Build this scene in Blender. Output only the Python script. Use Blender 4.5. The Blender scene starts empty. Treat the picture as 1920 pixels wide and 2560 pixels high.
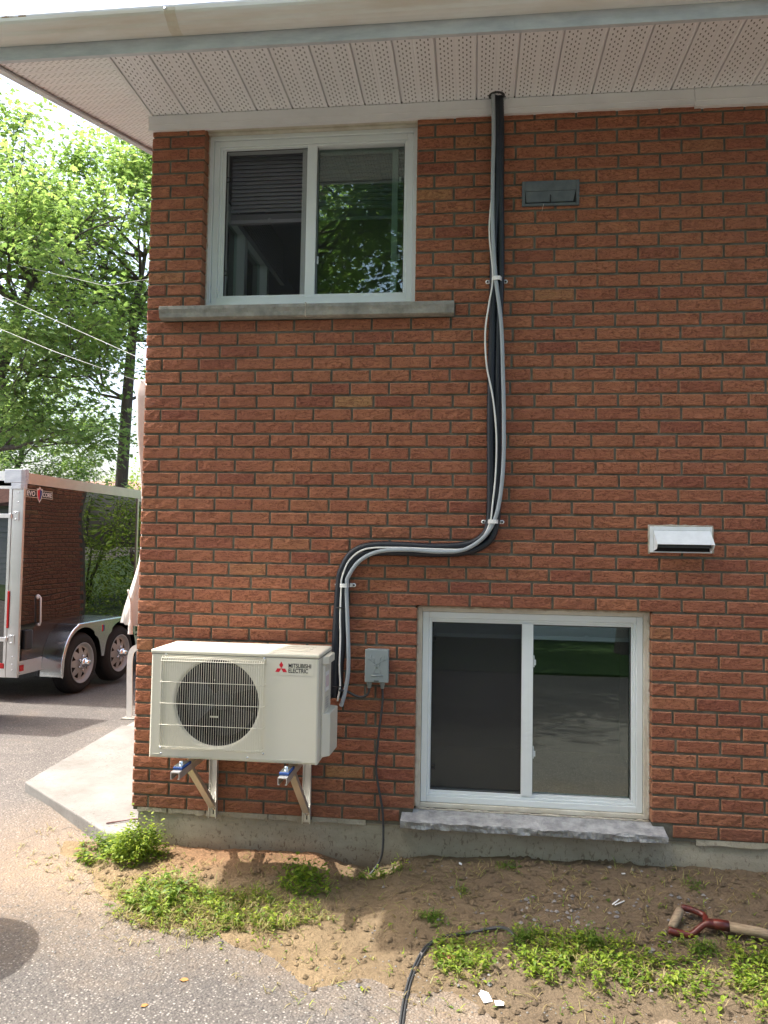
import bpy, bmesh, math, random
import numpy as np
from mathutils import Vector, Matrix, noise as mnoise
random.seed(7)
rng = np.random.default_rng(7)
S = bpy.context.scene
COL = S.collection
PI = math.pi

# ---------------------------------------------------------------- camera
F, YAW, PITCH, ROLL = 1900.0, .1149, .0459, -.017
CAM = np.array([1.6998, -3.7589, 1.3427])
def cam_rot():
    cy, sy, cp, sp, cr, sr = math.cos(YAW), math.sin(YAW), math.cos(PITCH), math.sin(PITCH), math.cos(ROLL), math.sin(ROLL)
    Ry = np.array([[cy, -sy, 0], [sy, cy, 0], [0, 0, 1]])
    Rx = np.array([[1, 0, 0], [0, cp, -sp], [0, sp, cp]])
    Rr = np.array([[cr, 0, sr], [0, 1, 0], [-sr, 0, cr]])
    return Ry @ Rx @ Rr
RC = cam_rot()
cd = bpy.data.cameras.new('camera'); cam = bpy.data.objects.new('camera', cd); COL.objects.link(cam)
cd.sensor_fit = 'VERTICAL'; cd.sensor_height = 36; cd.lens = 36 * F / 2560; cd.clip_end = 600; cd.clip_start = .05
M = Matrix(((RC[0][0], RC[0][2], -RC[0][1], CAM[0]), (RC[1][0], RC[1][2], -RC[1][1], CAM[1]), (RC[2][0], RC[2][2], -RC[2][1], CAM[2]), (0, 0, 0, 1)))
cam.matrix_world = M
S.camera = cam

# ---------------------------------------------------------------- light
SUN = Vector((-1, .012, 1.97)).normalized()
elev = math.asin(SUN.z)
w = bpy.data.worlds.new('World'); S.world = w; w.use_nodes = True
nt = w.node_tree
sky = nt.nodes.new('ShaderNodeTexSky'); sky.sky_type = 'NISHITA'; sky.sun_disc = False
sky.sun_elevation = elev
sky.sun_rotation = math.atan2(SUN.x, SUN.y)
sky.air_density = 1.0; sky.dust_density = 6; sky.ozone_density = .6
bg = nt.nodes['Background']; bg.inputs['Strength'].default_value = .15
nt.links.new(sky.outputs[0], bg.inputs['Color'])
sl = bpy.data.lights.new('sun', 'SUN'); sl.energy = 2.15; sl.angle = math.radians(.53); sl.color = (1, .965, .90)
so = bpy.data.objects.new('sun', sl); COL.objects.link(so)
so.rotation_euler = (-SUN).to_track_quat('-Z', 'Y').to_euler()
S.view_settings.view_transform = 'Standard'; S.view_settings.look = 'None'
S.view_settings.exposure = 1.92; S.view_settings.gamma = 1; S.view_settings.use_curve_mapping = False
S.cycles.max_bounces = 10; S.cycles.transparent_max_bounces = 16
S.cycles.caustics_reflective = False; S.cycles.caustics_refractive = False

# ---------------------------------------------------------------- materials
MATS = {}
def mat(name, col, rough=.6, metal=0, var=.0, vscale=8, bump=0, bscale=60, spec=.5, stretch=(1, 1, 1), col2=None, coat=0, trans=0, detail=6):
    """principled with optional two-colour noise and fine bump, in world coordinates"""
    m = bpy.data.materials.new(name); m.use_nodes = True
    t = m.node_tree; N = t.nodes; L = t.links
    p = N['Principled BSDF']; p.inputs['Roughness'].default_value = rough; p.inputs['Metallic'].default_value = metal
    p.inputs['Specular IOR Level'].default_value = spec
    p.inputs['Base Color'].default_value = (*col, 1)
    if coat: p.inputs['Coat Weight'].default_value = coat; p.inputs['Coat Roughness'].default_value = .03
    g = N.new('ShaderNodeNewGeometry')
    mp = N.new('ShaderNodeMapping'); mp.inputs['Scale'].default_value = stretch; L.new(g.outputs['Position'], mp.inputs['Vector'])
    if var or col2:
        n = N.new('ShaderNodeTexNoise'); n.inputs['Scale'].default_value = vscale; n.inputs['Detail'].default_value = detail; n.inputs['Roughness'].default_value = .65
        L.new(mp.outputs[0], n.inputs['Vector'])
        r = N.new('ShaderNodeValToRGB'); r.color_ramp.elements[0].position = .35; r.color_ramp.elements[1].position = .65
        c2 = col2 if col2 else tuple(min(1, c * (1 + var)) for c in col)
        c1 = col if col2 else tuple(c * (1 - var) for c in col)
        r.color_ramp.elements[0].color = (*c1, 1); r.color_ramp.elements[1].color = (*c2, 1)
        L.new(n.outputs[0], r.inputs[0]); L.new(r.outputs[0], p.inputs['Base Color'])
    if bump:
        n2 = N.new('ShaderNodeTexNoise'); n2.inputs['Scale'].default_value = bscale; n2.inputs['Detail'].default_value = 6
        L.new(mp.outputs[0], n2.inputs['Vector'])
        b = N.new('ShaderNodeBump'); b.inputs['Strength'].default_value = 1; b.inputs['Distance'].default_value = bump
        L.new(n2.outputs[0], b.inputs['Height']); L.new(b.outputs[0], p.inputs['Normal'])
    MATS[name] = m
    return m
def nodes(m): return m.node_tree, m.node_tree.nodes, m.node_tree.links, m.node_tree.nodes['Principled BSDF']
def mnode(N, L, op, a, b=None, c=None):
    n = N.new('ShaderNodeMath'); n.operation = op
    for i, v in enumerate((a, b, c)):
        if v is None: continue
        if isinstance(v, (int, float)): n.inputs[i].default_value = v
        else: L.new(v, n.inputs[i])
    return n.outputs[0]
def ramp(N, L, src, stops):
    r = N.new('ShaderNodeValToRGB'); e = r.color_ramp.elements
    while len(e) < len(stops): e.new(.5)
    for i, (p, c) in enumerate(stops): e[i].position = p; e[i].color = (*c, 1) if len(c) == 3 else c
    L.new(src, r.inputs[0]); return r.outputs[0]
def mixc(N, L, fac, a, b, mode='MIX'):
    n = N.new('ShaderNodeMix'); n.data_type = 'RGBA'; n.blend_type = mode
    if isinstance(fac, (int, float)): n.inputs[0].default_value = fac
    else: L.new(fac, n.inputs[0])
    for i, v in ((6, a), (7, b)):
        if isinstance(v, tuple): n.inputs[i].default_value = (*v, 1)
        else: L.new(v, n.inputs[i])
    return n.outputs[2]
def noise(N, L, vec, scale, detail=5, rough=.6, dist=0):
    n = N.new('ShaderNodeTexNoise'); n.inputs['Scale'].default_value = scale; n.inputs['Detail'].default_value = detail
    n.inputs['Roughness'].default_value = rough; n.inputs['Distortion'].default_value = dist
    L.new(vec, n.inputs['Vector']); return n.outputs[0]
def mapping(N, L, vec, scale=(1, 1, 1), loc=(0, 0, 0)):
    m = N.new('ShaderNodeMapping'); m.inputs['Scale'].default_value = scale; m.inputs['Location'].default_value = loc
    L.new(vec, m.inputs['Vector']); return m.outputs[0]

# brick: rugged bark-like face, colour by brick, pale rim
def brick_material():
    m = mat('brick_face', (.33, .11, .055), .85); t, N, L, p = nodes(m)
    p.inputs['Specular IOR Level'].default_value = .25
    at = N.new('ShaderNodeAttribute'); at.attribute_name = 'tint'
    rim = N.new('ShaderNodeAttribute'); rim.attribute_name = 'rim'
    oi = N.new('ShaderNodeObjectInfo')
    r = mnode(N, L, 'FRACT', mnode(N, L, 'ADD', at.outputs['Fac'], oi.outputs['Random']))
    col = ramp(N, L, r, [(0, (.27, .088, .058)), (.12, (.36, .132, .076)), (.25, (.41, .158, .086)), (.4, (.37, .136, .078)), (.6, (.42, .168, .090)), (.78, (.385, .146, .082)), (.9, (.435, .178, .094)), (.975, (.40, .158, .086)), (.992, (.40, .20, .095)), (1, (.42, .25, .11))])
    g = N.new('ShaderNodeNewGeometry'); P = g.outputs['Position']
    # offset the pattern per brick
    off = N.new('ShaderNodeCombineXYZ'); L.new(mnode(N, L, 'MULTIPLY', r, 37.), off.inputs[0]); L.new(mnode(N, L, 'MULTIPLY', r, 11.), off.inputs[2])
    ad = N.new('ShaderNodeVectorMath'); ad.operation = 'ADD'; L.new(P, ad.inputs[0]); L.new(off.outputs[0], ad.inputs[1])
    v = mapping(N, L, ad.outputs[0], (38, 38, 120))
    n1 = noise(N, L, v, 1.0, 2, .5, 1.0)
    ridge = mnode(N, L, 'ABSOLUTE', mnode(N, L, 'SUBTRACT', n1, .5))
    groove = ramp(N, L, ridge, [(0, (0, 0, 0)), (.045, (1, 1, 1))])
    n2 = noise(N, L, mapping(N, L, ad.outputs[0], (60, 60, 150)), 1.0, 4, .6, .8)
    h = mnode(N, L, 'ADD', mnode(N, L, 'MULTIPLY', groove, .55), mnode(N, L, 'MULTIPLY', n2, .8))
    n3 = noise(N, L, P, 5, 4)
    c = mixc(N, L, mnode(N, L, 'MULTIPLY', ramp(N, L, n2, [(.38, (0, 0, 0)), (.62, (1, 1, 1))]), .35), col, (.46, .19, .10))
    c = mixc(N, L, mnode(N, L, 'MULTIPLY', mnode(N, L, 'SUBTRACT', 1., groove), .72), c, (.085, .028, .018))
    c = mixc(N, L, mnode(N, L, 'MULTIPLY', ramp(N, L, n3, [(.4, (0, 0, 0)), (.75, (1, 1, 1))]), .3), c, (.21, .075, .05))
    sz = N.new('ShaderNodeSeparateXYZ'); L.new(P, sz.inputs[0])
    lo = N.new('ShaderNodeMapRange'); L.new(mnode(N, L, 'ADD', sz.outputs[2], mnode(N, L, 'MULTIPLY', n3, .35)), lo.inputs[0]); lo.inputs[1].default_value = .12; lo.inputs[2].default_value = .42; lo.inputs[3].default_value = .42; lo.inputs[4].default_value = 0
    c = mixc(N, L, lo.outputs[0], c, (.19, .115, .075))
    big = noise(N, L, mapping(N, L, P, (1, 1, .45)), 1.1, 4)
    c = mixc(N, L, mnode(N, L, 'MULTIPLY', ramp(N, L, big, [(.45, (0, 0, 0)), (.7, (1, 1, 1))]), .35), c, (.24, .085, .065))
    rf = mnode(N, L, 'MULTIPLY', rim.outputs['Fac'], mnode(N, L, 'ADD', .25, n2))
    c = mixc(N, L, mnode(N, L, 'MINIMUM', rf, .8), c, (.42, .22, .13))
    L.new(c, p.inputs['Base Color'])
    b = N.new('ShaderNodeBump'); b.inputs['Distance'].default_value = .0042; b.inputs['Strength'].default_value = 1.0
    L.new(h, b.inputs['Height']); L.new(b.outputs[0], p.inputs['Normal'])
    return m
brick_material()
mat('mortar', (.085, .078, .060), .95, col2=(.165, .155, .122), vscale=14, bump=.003, bscale=220)
mat('drywall', (.55, .53, .5), .9)
mat('room_wall', (.42, .42, .46), .9)
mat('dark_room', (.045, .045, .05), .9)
def concrete(name, c1, c2, dirt, dirtz=None):
    m = mat(name, c1, .9); t, N, L, p = nodes(m)
    g = N.new('ShaderNodeNewGeometry'); P = g.outputs['Position']
    a = noise(N, L, mapping(N, L, P, (1, 1, 2)), 3, 8, .7)
    c = mixc(N, L, ramp(N, L, a, [(.3, (0, 0, 0)), (.7, (1, 1, 1))]), c1, c2)
    st = noise(N, L, mapping(N, L, P, (75, 75, 38)), 1, 4, .6, .8)
    sp = ramp(N, L, st, [(.57, (0, 0, 0)), (.63, (1, 1, 1))])
    big = ramp(N, L, noise(N, L, P, 2.2, 3), [(.42, (0, 0, 0)), (.6, (1, 1, 1))])
    f = mnode(N, L, 'MULTIPLY', sp, big)
    if dirtz:
        s = N.new('ShaderNodeSeparateXYZ'); L.new(P, s.inputs[0])
        mr = N.new('ShaderNodeMapRange'); L.new(s.outputs[2], mr.inputs[0]); mr.inputs[1].default_value = dirtz[0]; mr.inputs[2].default_value = dirtz[1]; mr.inputs[3].default_value = 1; mr.inputs[4].default_value = .35
        f = mnode(N, L, 'MULTIPLY', sp, mr.outputs[0])
        lo = N.new('ShaderNodeMapRange'); L.new(mnode(N, L, 'ADD', s.outputs[2], mnode(N, L, 'MULTIPLY', a, .08)), lo.inputs[0]); lo.inputs[1].default_value = dirtz[0] - .02; lo.inputs[2].default_value = dirtz[0] + .09; lo.inputs[3].default_value = .85; lo.inputs[4].default_value = 0
        c = mixc(N, L, lo.outputs[0], c, (.17, .11, .07))
    c = mixc(N, L, mnode(N, L, 'MULTIPLY', f, .75), c, dirt)
    L.new(c, p.inputs['Base Color'])
    b = N.new('ShaderNodeBump'); b.inputs['Distance'].default_value = .003
    L.new(noise(N, L, mapping(N, L, P, (1, 1, 1)), 90, 8, .7), b.inputs['Height']); L.new(b.outputs[0], p.inputs['Normal'])
    return m
concrete('foundation_concrete', (.25, .225, .17), (.41, .375, .29), (.11, .07, .045), (-.17, .0))
concrete('slab_concrete', (.135, .128, .115), (.235, .228, .215), (.09, .08, .07))
# asphalt with pale exposed stone, tyre-worn; soil dust near the bed
def asphalt():
    m = mat('asphalt', (.1, .1, .1), .92); t, N, L, p = nodes(m)
    g = N.new('ShaderNodeNewGeometry'); P = g.outputs['Position']
    vo = N.new('ShaderNodeTexVoronoi'); vo.inputs['Scale'].default_value = 95; vo.feature = 'F1'; L.new(mapping(N, L, P, (1, 1.25, 1)), vo.inputs['Vector'])
    sc = N.new('ShaderNodeSeparateColor'); L.new(vo.outputs['Color'], sc.inputs[0])
    dist = vo.outputs['Distance']
    n = noise(N, L, P, 1.3, 6, .6); n2 = noise(N, L, P, 40, 5, .7)
    base = mixc(N, L, ramp(N, L, n, [(.35, (0, 0, 0)), (.68, (1, 1, 1))]), (.075, .069, .065), (.125, .112, .101))
    base = mixc(N, L, mnode(N, L, 'MULTIPLY', n2, .5), base, (.15, .132, .115))
    stone = mnode(N, L, 'MULTIPLY', ramp(N, L, sc.outputs[0], [(.55, (0, 0, 0)), (.66, (1, 1, 1))]), ramp(N, L, dist, [(.30, (1, 1, 1)), (.52, (0, 0, 0))]))
    sc2 = ramp(N, L, sc.outputs[1], [(0, (.16, .145, .13)), (.5, (.27, .245, .22)), (1, (.50, .47, .43))])
    c = mixc(N, L, mnode(N, L, 'MULTIPLY', stone, .62), base, sc2)
    dk = mnode(N, L, 'MULTIPLY', ramp(N, L, sc.outputs[2], [(.8, (0, 0, 0)), (.85, (1, 1, 1))]), .55)
    c = mixc(N, L, dk, c, (.05, .045, .045))
    # soil dust, strongest at the flower bed
    s = N.new('ShaderNodeSeparateXYZ'); L.new(P, s.inputs[0])
    dn = noise(N, L, P, 3.2, 7, .7)
    xd = N.new('ShaderNodeMapRange'); L.new(s.outputs[0], xd.inputs[0]); xd.inputs[1].default_value = 1.2; xd.inputs[2].default_value = 2.0; xd.inputs[3].default_value = 0; xd.inputs[4].default_value = .75
    mr = N.new('ShaderNodeMapRange'); L.new(mnode(N, L, 'ADD', mnode(N, L, 'ADD', s.outputs[1], xd.outputs[0]), mnode(N, L, 'MULTIPLY', dn, .9)), mr.inputs[0])
    mr.inputs[1].default_value = -.55; mr.inputs[2].default_value = .25; mr.inputs[3].default_value = .0; mr.inputs[4].default_value = .9
    mx = N.new('ShaderNodeMapRange'); L.new(s.outputs[1], mx.inputs[0]); mx.inputs[1].default_value = .45; mx.inputs[2].default_value = 1.2; mx.inputs[3].default_value = 1; mx.inputs[4].default_value = 0
    xx = N.new('ShaderNodeMapRange'); L.new(mnode(N, L, 'SUBTRACT', s.outputs[0], mnode(N, L, 'MULTIPLY', s.outputs[1], .9)), xx.inputs[0]); xx.inputs[1].default_value = -1.5; xx.inputs[2].default_value = 0; xx.inputs[3].default_value = 0; xx.inputs[4].default_value = 1
    df = mnode(N, L, 'MULTIPLY', mnode(N, L, 'MULTIPLY', mr.outputs[0], mx.outputs[0]), xx.outputs[0])
    fine = ramp(N, L, noise(N, L, P, 28, 5, .8), [(.3, (.35, .35, .35)), (.6, (1, 1, 1))])
    c = mixc(N, L, mnode(N, L, 'MULTIPLY', df, fine), c, (.25, .18, .115))
    pat = ramp(N, L, noise(N, L, P, 2.6, 6, .7), [(.56, (0, 0, 0)), (.72, (1, 1, 1))])
    c = mixc(N, L, mnode(N, L, 'MULTIPLY', pat, .24), c, (.22, .165, .115))
    ve = N.new('ShaderNodeTexVoronoi'); ve.feature = 'DISTANCE_TO_EDGE'; ve.inputs['Scale'].default_value = 1.1
    wv = N.new('ShaderNodeVectorMath'); wv.operation = 'ADD'; L.new(P, wv.inputs[0])
    nn = N.new('ShaderNodeTexNoise'); nn.inputs['Scale'].default_value = 5; nn.inputs['Detail'].default_value = 6; L.new(P, nn.inputs['Vector'])
    ns = N.new('ShaderNodeVectorMath'); ns.operation = 'SCALE'; ns.inputs['Scale'].default_value = .35; L.new(nn.outputs['Color'], ns.inputs[0]); L.new(ns.outputs[0], wv.inputs[1]); L.new(wv.outputs[0], ve.inputs['Vector'])
    crk = mnode(N, L, 'MULTIPLY', ramp(N, L, ve.outputs['Distance'], [(.0, (1, 1, 1)), (.006, (0, 0, 0))]), ramp(N, L, n, [(.45, (0, 0, 0)), (.55, (1, 1, 1))]))
    c = mixc(N, L, mnode(N, L, 'MULTIPLY', crk, .7), c, (.035, .03, .027))
    L.new(c, p.inputs['Base Color'])
    b = N.new('ShaderNodeBump'); b.inputs['Distance'].default_value = .005
    L.new(mnode(N, L, 'ADD', mnode(N, L, 'MULTIPLY', dist, -1.), mnode(N, L, 'MULTIPLY', n2, 1.2)), b.inputs['Height']); L.new(b.outputs[0], p.inputs['Normal'])
asphalt()
def soilmat():
    m = mat('soil', (.25, .16, .1), .97); t, N, L, p = nodes(m)
    p.inputs['Specular IOR Level'].default_value = .1
    g = N.new('ShaderNodeNewGeometry'); P = g.outputs['Position']
    a = noise(N, L, P, 6, 8, .72); b2 = noise(N, L, P, 55, 8, .75)
    c = mixc(N, L, ramp(N, L, a, [(.32, (0, 0, 0)), (.68, (1, 1, 1))]), (.185, .135, .082), (.315, .235, .14))
    c = mixc(N, L, mnode(N, L, 'MULTIPLY', ramp(N, L, b2, [(.48, (0, 0, 0)), (.7, (1, 1, 1))]), .4), c, (.12, .085, .055))
    s = N.new('ShaderNodeSeparateXYZ'); L.new(P, s.inputs[0])
    # brick dust in front of the foundation, left part; to the right, house shade put into the colour as darker grey-brown
    rd = N.new('ShaderNodeMapRange'); L.new(s.outputs[1], rd.inputs[0]); rd.inputs[1].default_value = -.30; rd.inputs[2].default_value = -.03; rd.inputs[3].default_value = 0; rd.inputs[4].default_value = .75
    rx = N.new('ShaderNodeMapRange'); L.new(s.outputs[0], rx.inputs[0]); rx.inputs[1].default_value = .95; rx.inputs[2].default_value = 1.2; rx.inputs[3].default_value = 1; rx.inputs[4].default_value = 0
    rl = N.new('ShaderNodeMapRange'); L.new(s.outputs[0], rl.inputs[0]); rl.inputs[1].default_value = .05; rl.inputs[2].default_value = .35; rl.inputs[3].default_value = 0; rl.inputs[4].default_value = .9
    c = mixc(N, L, mnode(N, L, 'MULTIPLY', mnode(N, L, 'MULTIPLY', mnode(N, L, 'MULTIPLY', rl.outputs[0], rd.outputs[0]), rx.outputs[0]), ramp(N, L, a, [(.3, (.3, .3, .3)), (.6, (1, 1, 1))])), c, (.34, .155, .08))
    dx = N.new('ShaderNodeMapRange'); L.new(mnode(N, L, 'ADD', s.outputs[0], mnode(N, L, 'MULTIPLY', a, .5)), dx.inputs[0]); dx.inputs[1].default_value = 1.35; dx.inputs[2].default_value = 2.1; dx.inputs[3].default_value = 0; dx.inputs[4].default_value = .55
    c = mixc(N, L, dx.outputs[0], c, (.115, .090, .070))
    L.new(c, p.inputs['Base Color'])
    b = N.new('ShaderNodeBump'); b.inputs['Distance'].default_value = .020
    L.new(mnode(N, L, 'ADD', mnode(N, L, 'MULTIPLY', b2, .7), mnode(N, L, 'MULTIPLY', noise(N, L, P, 22, 6, .7), 1.)), b.inputs['Height']); L.new(b.outputs[0], p.inputs['Normal'])
soilmat()
mat('lawn', (.025, .055, .012), .95, col2=(.05, .10, .02), vscale=5, bump=.03, bscale=60)
mat('pvc_white', (.74, .79, .80), .35, var=.04, vscale=3)
mat('pvc_aged', (.66, .63, .54), .55, col2=(.52, .47, .38), vscale=9)
mat('caulk', (.55, .52, .43), .7, col2=(.36, .3, .24), vscale=30, bump=.003, bscale=80)
mat('alu_white', (.78, .78, .80), .4, var=.05, vscale=4)
mat('alu_grey', (.62, .66, .70), .5, col2=(.46, .50, .55), vscale=6, stretch=(1, 1, 4))
mat('gutter_paint', (.76, .79, .79), .55, col2=(.64, .60, .54), vscale=2.6, stretch=(.5, 1, 7), detail=8)
mat('shingle', (.1, .09, .09), .95, var=.3, vscale=20, bump=.004)
mat('sill_stone', (.20, .20, .18), .85, col2=(.33, .32, .28), vscale=12, bump=.006, bscale=50)
mat('sill_stone_blue', (.23, .235, .24), .85, col2=(.43, .435, .44), vscale=18, bump=.012, bscale=38)
mat('ac_cream', (.66, .64, .54), .38, var=.015, vscale=2)
mat('ac_seam', (.2, .2, .18), .6)
mat('black_plastic', (.012, .012, .014), .45)
mat('fan_black', (.008, .008, .012), .35)
mat('red_print', (.62, .01, .03), .4)
mat('black_print', (.02, .02, .02), .5)
mat('white_print', (.8, .8, .8), .5)
mat('alu_mill', (.74, .73, .69), .36, metal=.8, var=.06, vscale=6)
mat('zinc', (.62, .66, .70), .25, metal=1.0)
mat('pale_label', (.66, .55, .56), .5)
mat('label_print', (.48, .48, .44), .5)
mat('blue_rubber', (.01, .055, .22), .5)
mat('line_wrap', (.010, .014, .022), .42, bump=.002, bscale=90)
mat('grey_pvc', (.33, .37, .40), .38)
mat('white_cable', (.78, .78, .74), .45)
mat('black_cable', (.035, .037, .04), .5)
mat('box_grey', (.235, .275, .28), .45, var=.03)
mat('strap_white', (.85, .85, .84), .4)
mat('red_plastic', (.45, .03, .02), .35)
mat('galv_old', (.09, .105, .115), .6, metal=.2, col2=(.13, .145, .15), vscale=20)
mat('vent_white', (.78, .82, .84), .45, var=.05, vscale=20)
mat('blind', (.36, .37, .42), .6)
mat('void', (.01, .01, .012), .8)
mat('wood_old', (.19, .14, .09), .8, col2=(.31, .245, .165), vscale=20, stretch=(1, 6, 6), bump=.0015, bscale=70)
mat('red_paint_metal', (.13, .018, .012), .35, col2=(.05, .014, .011), vscale=26)
mat('paper', (.82, .82, .84), .7)
mat('pink_rag', (.50, .16, .16), .9)
mat('tyre', (.010, .011, .013), .75, bump=.003, bscale=120)
mat('rim_silver', (.38, .43, .46), .5)
mat('chrome', (.8, .8, .82), .08, metal=1)
mat('alu_bright', (.72, .73, .74), .28, metal=.85, var=.04)
mat('alu_polished', (.62, .66, .70), .2, metal=1.0, var=.05, vscale=3)
mat('lens_red', (.45, .008, .012), .2)
mat('cloth', (.66, .60, .57), .9, var=.06, vscale=6)
mat('cardboard', (.3, .3, .3), .7)
mat('trailer_underside', (.02, .02, .02), .8)
mat('siding_white', (.62, .64, .64), .6)
mat('roof_brown', (.24, .125, .095), .9, var=.25, vscale=8)
mat('white_paint', (.70, .69, .66), .5, var=.06, vscale=12)
mat('stone_grey', (.12, .118, .12), .85, col2=(.27, .25, .235), vscale=40)
mat('deadleaf', (.34, .17, .05), .8)
mat('wire', (.45, .45, .45), .5)
def bark(name, a, b):
    mat(name, a, .9, col2=b, vscale=10, stretch=(3, 3, .6), bump=.02, bscale=14)
bark('bark', (.055, .045, .04), (.13, .11, .095))
def leafmat(name, cols, tr=.45):
    m = bpy.data.materials.new(name); m.use_nodes = True; MATS[name] = m
    t = m.node_tree; N = t.nodes; L = t.links; p = N['Principled BSDF']; out = N['Material Output']
    at = N.new('ShaderNodeAttribute'); at.attribute_name = 'tint'
    c = ramp(N, L, at.outputs['Fac'], [(i / (len(cols) - 1), k) for i, k in enumerate(cols)])
    p.inputs['Roughness'].default_value = .5; p.inputs['Specular IOR Level'].default_value = .35
    L.new(c, p.inputs['Base Color'])
    tb = N.new('ShaderNodeBsdfTranslucent')
    L.new(mixc(N, L, 1.0, c, (1.6, 1.65, 1.0), 'MULTIPLY'), tb.inputs[0])
    mx = N.new('ShaderNodeMixShader'); mx.inputs[0].default_value = tr
    L.new(p.outputs[0], mx.inputs[1]); L.new(tb.outputs[0], mx.inputs[2]); L.new(mx.outputs[0], out.inputs[0])
leafmat('maple_leaf', [(.11, .18, .07), (.165, .25, .095), (.22, .31, .12), (.29, .36, .15)], .58)
leafmat('weed_leaf', [(.05, .10, .018), (.12, .20, .028), (.22, .30, .035), (.33, .38, .05)], .45)
leafmat('hedge_leaf', [(.12, .2, .03), (.2, .30, .05), (.27, .34, .06)], .4)
leafmat('dry_weed', [(.22, .17, .08), (.30, .24, .11), (.2, .22, .07)], .3)
# perforated vented soffit
def soffitmat():
    m = mat('soffit_vented', (.70, .66, .64), .38); t, N, L, p = nodes(m)
    tc = N.new('ShaderNodeTexCoord'); s = N.new('ShaderNodeSeparateXYZ'); L.new(tc.outputs['Object'], s.inputs[0])
    X, Y = s.outputs[0], s.outputs[1]
    u = mnode(N, L, 'DIVIDE', X, .0170)
    ci = mnode(N, L, 'FLOOR', u); fx = mnode(N, L, 'ABSOLUTE', mnode(N, L, 'SUBTRACT', mnode(N, L, 'FRACT', u), .5))
    yy = mnode(N, L, 'ADD', mnode(N, L, 'DIVIDE', Y, .034), mnode(N, L, 'MULTIPLY', ci, .5))
    fy = mnode(N, L, 'ABSOLUTE', mnode(N, L, 'SUBTRACT', mnode(N, L, 'FRACT', yy), .5))
    a = mnode(N, L, 'LESS_THAN', fx, .17); b = mnode(N, L, 'LESS_THAN', fy, .19)
    c = mnode(N, L, 'MULTIPLY', a, b)
    # columns only in two groups of four inside a panel .1885 wide
    band = mnode(N, L, 'ADD', mnode(N, L, 'MULTIPLY', mnode(N, L, 'GREATER_THAN', X, .0170), mnode(N, L, 'LESS_THAN', X, .085)),
                 mnode(N, L, 'MULTIPLY', mnode(N, L, 'GREATER_THAN', X, .102), mnode(N, L, 'LESS_THAN', X, .170)))
    c = mnode(N, L, 'MULTIPLY', c, band)
    n = noise(N, L, mapping(N, L, tc.outputs['Object'], (4, 1, 1)), 3, 5)
    basec = mixc(N, L, n, (.80, .80, .83), (.85, .85, .875))
    L.new(mixc(N, L, c, basec, (.13, .12, .12)), p.inputs['Base Color'])
soffitmat()
# glass: fresnel mirror over clear pane
def glassmat(name, dark, lo, hi):
    m = bpy.data.materials.new(name); m.use_nodes = True; MATS[name] = m
    t = m.node_tree; N = t.nodes; L = t.links; N.remove(N['Principled BSDF']); out = N['Material Output']
    tr = N.new('ShaderNodeBsdfTransparent'); tr.inputs[0].default_value = (*dark, 1)
    gl = N.new('ShaderNodeBsdfGlossy'); gl.inputs['Roughness'].default_value = 0.0; gl.inputs[0].default_value = (.93, 1, .97, 1)
    fr = N.new('ShaderNodeFresnel'); fr.inputs[0].default_value = 1.5
    mr = N.new('ShaderNodeMapRange'); L.new(fr.outputs[0], mr.inputs[0]); mr.inputs[1].default_value = 0; mr.inputs[2].default_value = 1; mr.inputs[3].default_value = lo; mr.inputs[4].default_value = hi
    mx = N.new('ShaderNodeMixShader'); L.new(mr.outputs[0], mx.inputs[0]); L.new(tr.outputs[0], mx.inputs[1]); L.new(gl.outputs[0], mx.inputs[2]); L.new(mx.outputs[0], out.inputs[0])
    g = N.new('ShaderNodeNewGeometry'); b = N.new('ShaderNodeBump'); b.inputs['Distance'].default_value = .00012
    L.new(noise(N, L, g.outputs['Position'], 3, 2), b.inputs['Height']); L.new(b.outputs[0], gl.inputs['Normal'])
glassmat('pane_glass', (.78, .86, .82), .075, 1.0)
def screenmat(name, a):
    m = bpy.data.materials.new(name); m.use_nodes = True; MATS[name] = m
    t = m.node_tree; N = t.nodes; L = t.links; p = N['Principled BSDF']; out = N['Material Output']
    p.inputs['Base Color'].default_value = (.02, .02, .022, 1); p.inputs['Roughness'].default_value = .7
    tr = N.new('ShaderNodeBsdfTransparent'); mx = N.new('ShaderNodeMixShader'); mx.inputs[0].default_value = a
    L.new(tr.outputs[0], mx.inputs[1]); L.new(p.outputs[0], mx.inputs[2]); L.new(mx.outputs[0], out.inputs[0])
screenmat('insect_screen', .58)
screenmat('insect_screen_light', .36)
# glossy black trailer skin with oil-canning
def skinmat():
    m = mat('trailer_black', (.006, .006, .008), .0, spec=.5); t, N, L, p = nodes(m); p.inputs['IOR'].default_value = 2.1
    g = N.new('ShaderNodeNewGeometry'); b = N.new('ShaderNodeBump'); b.inputs['Distance'].default_value = .0045
    L.new(noise(N, L, mapping(N, L, g.outputs['Position'], (1, .8, 1.3)), 1.9, 0, .4, .2), b.inputs['Height']); L.new(b.outputs[0], p.inputs['Normal'])
skinmat()

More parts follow.
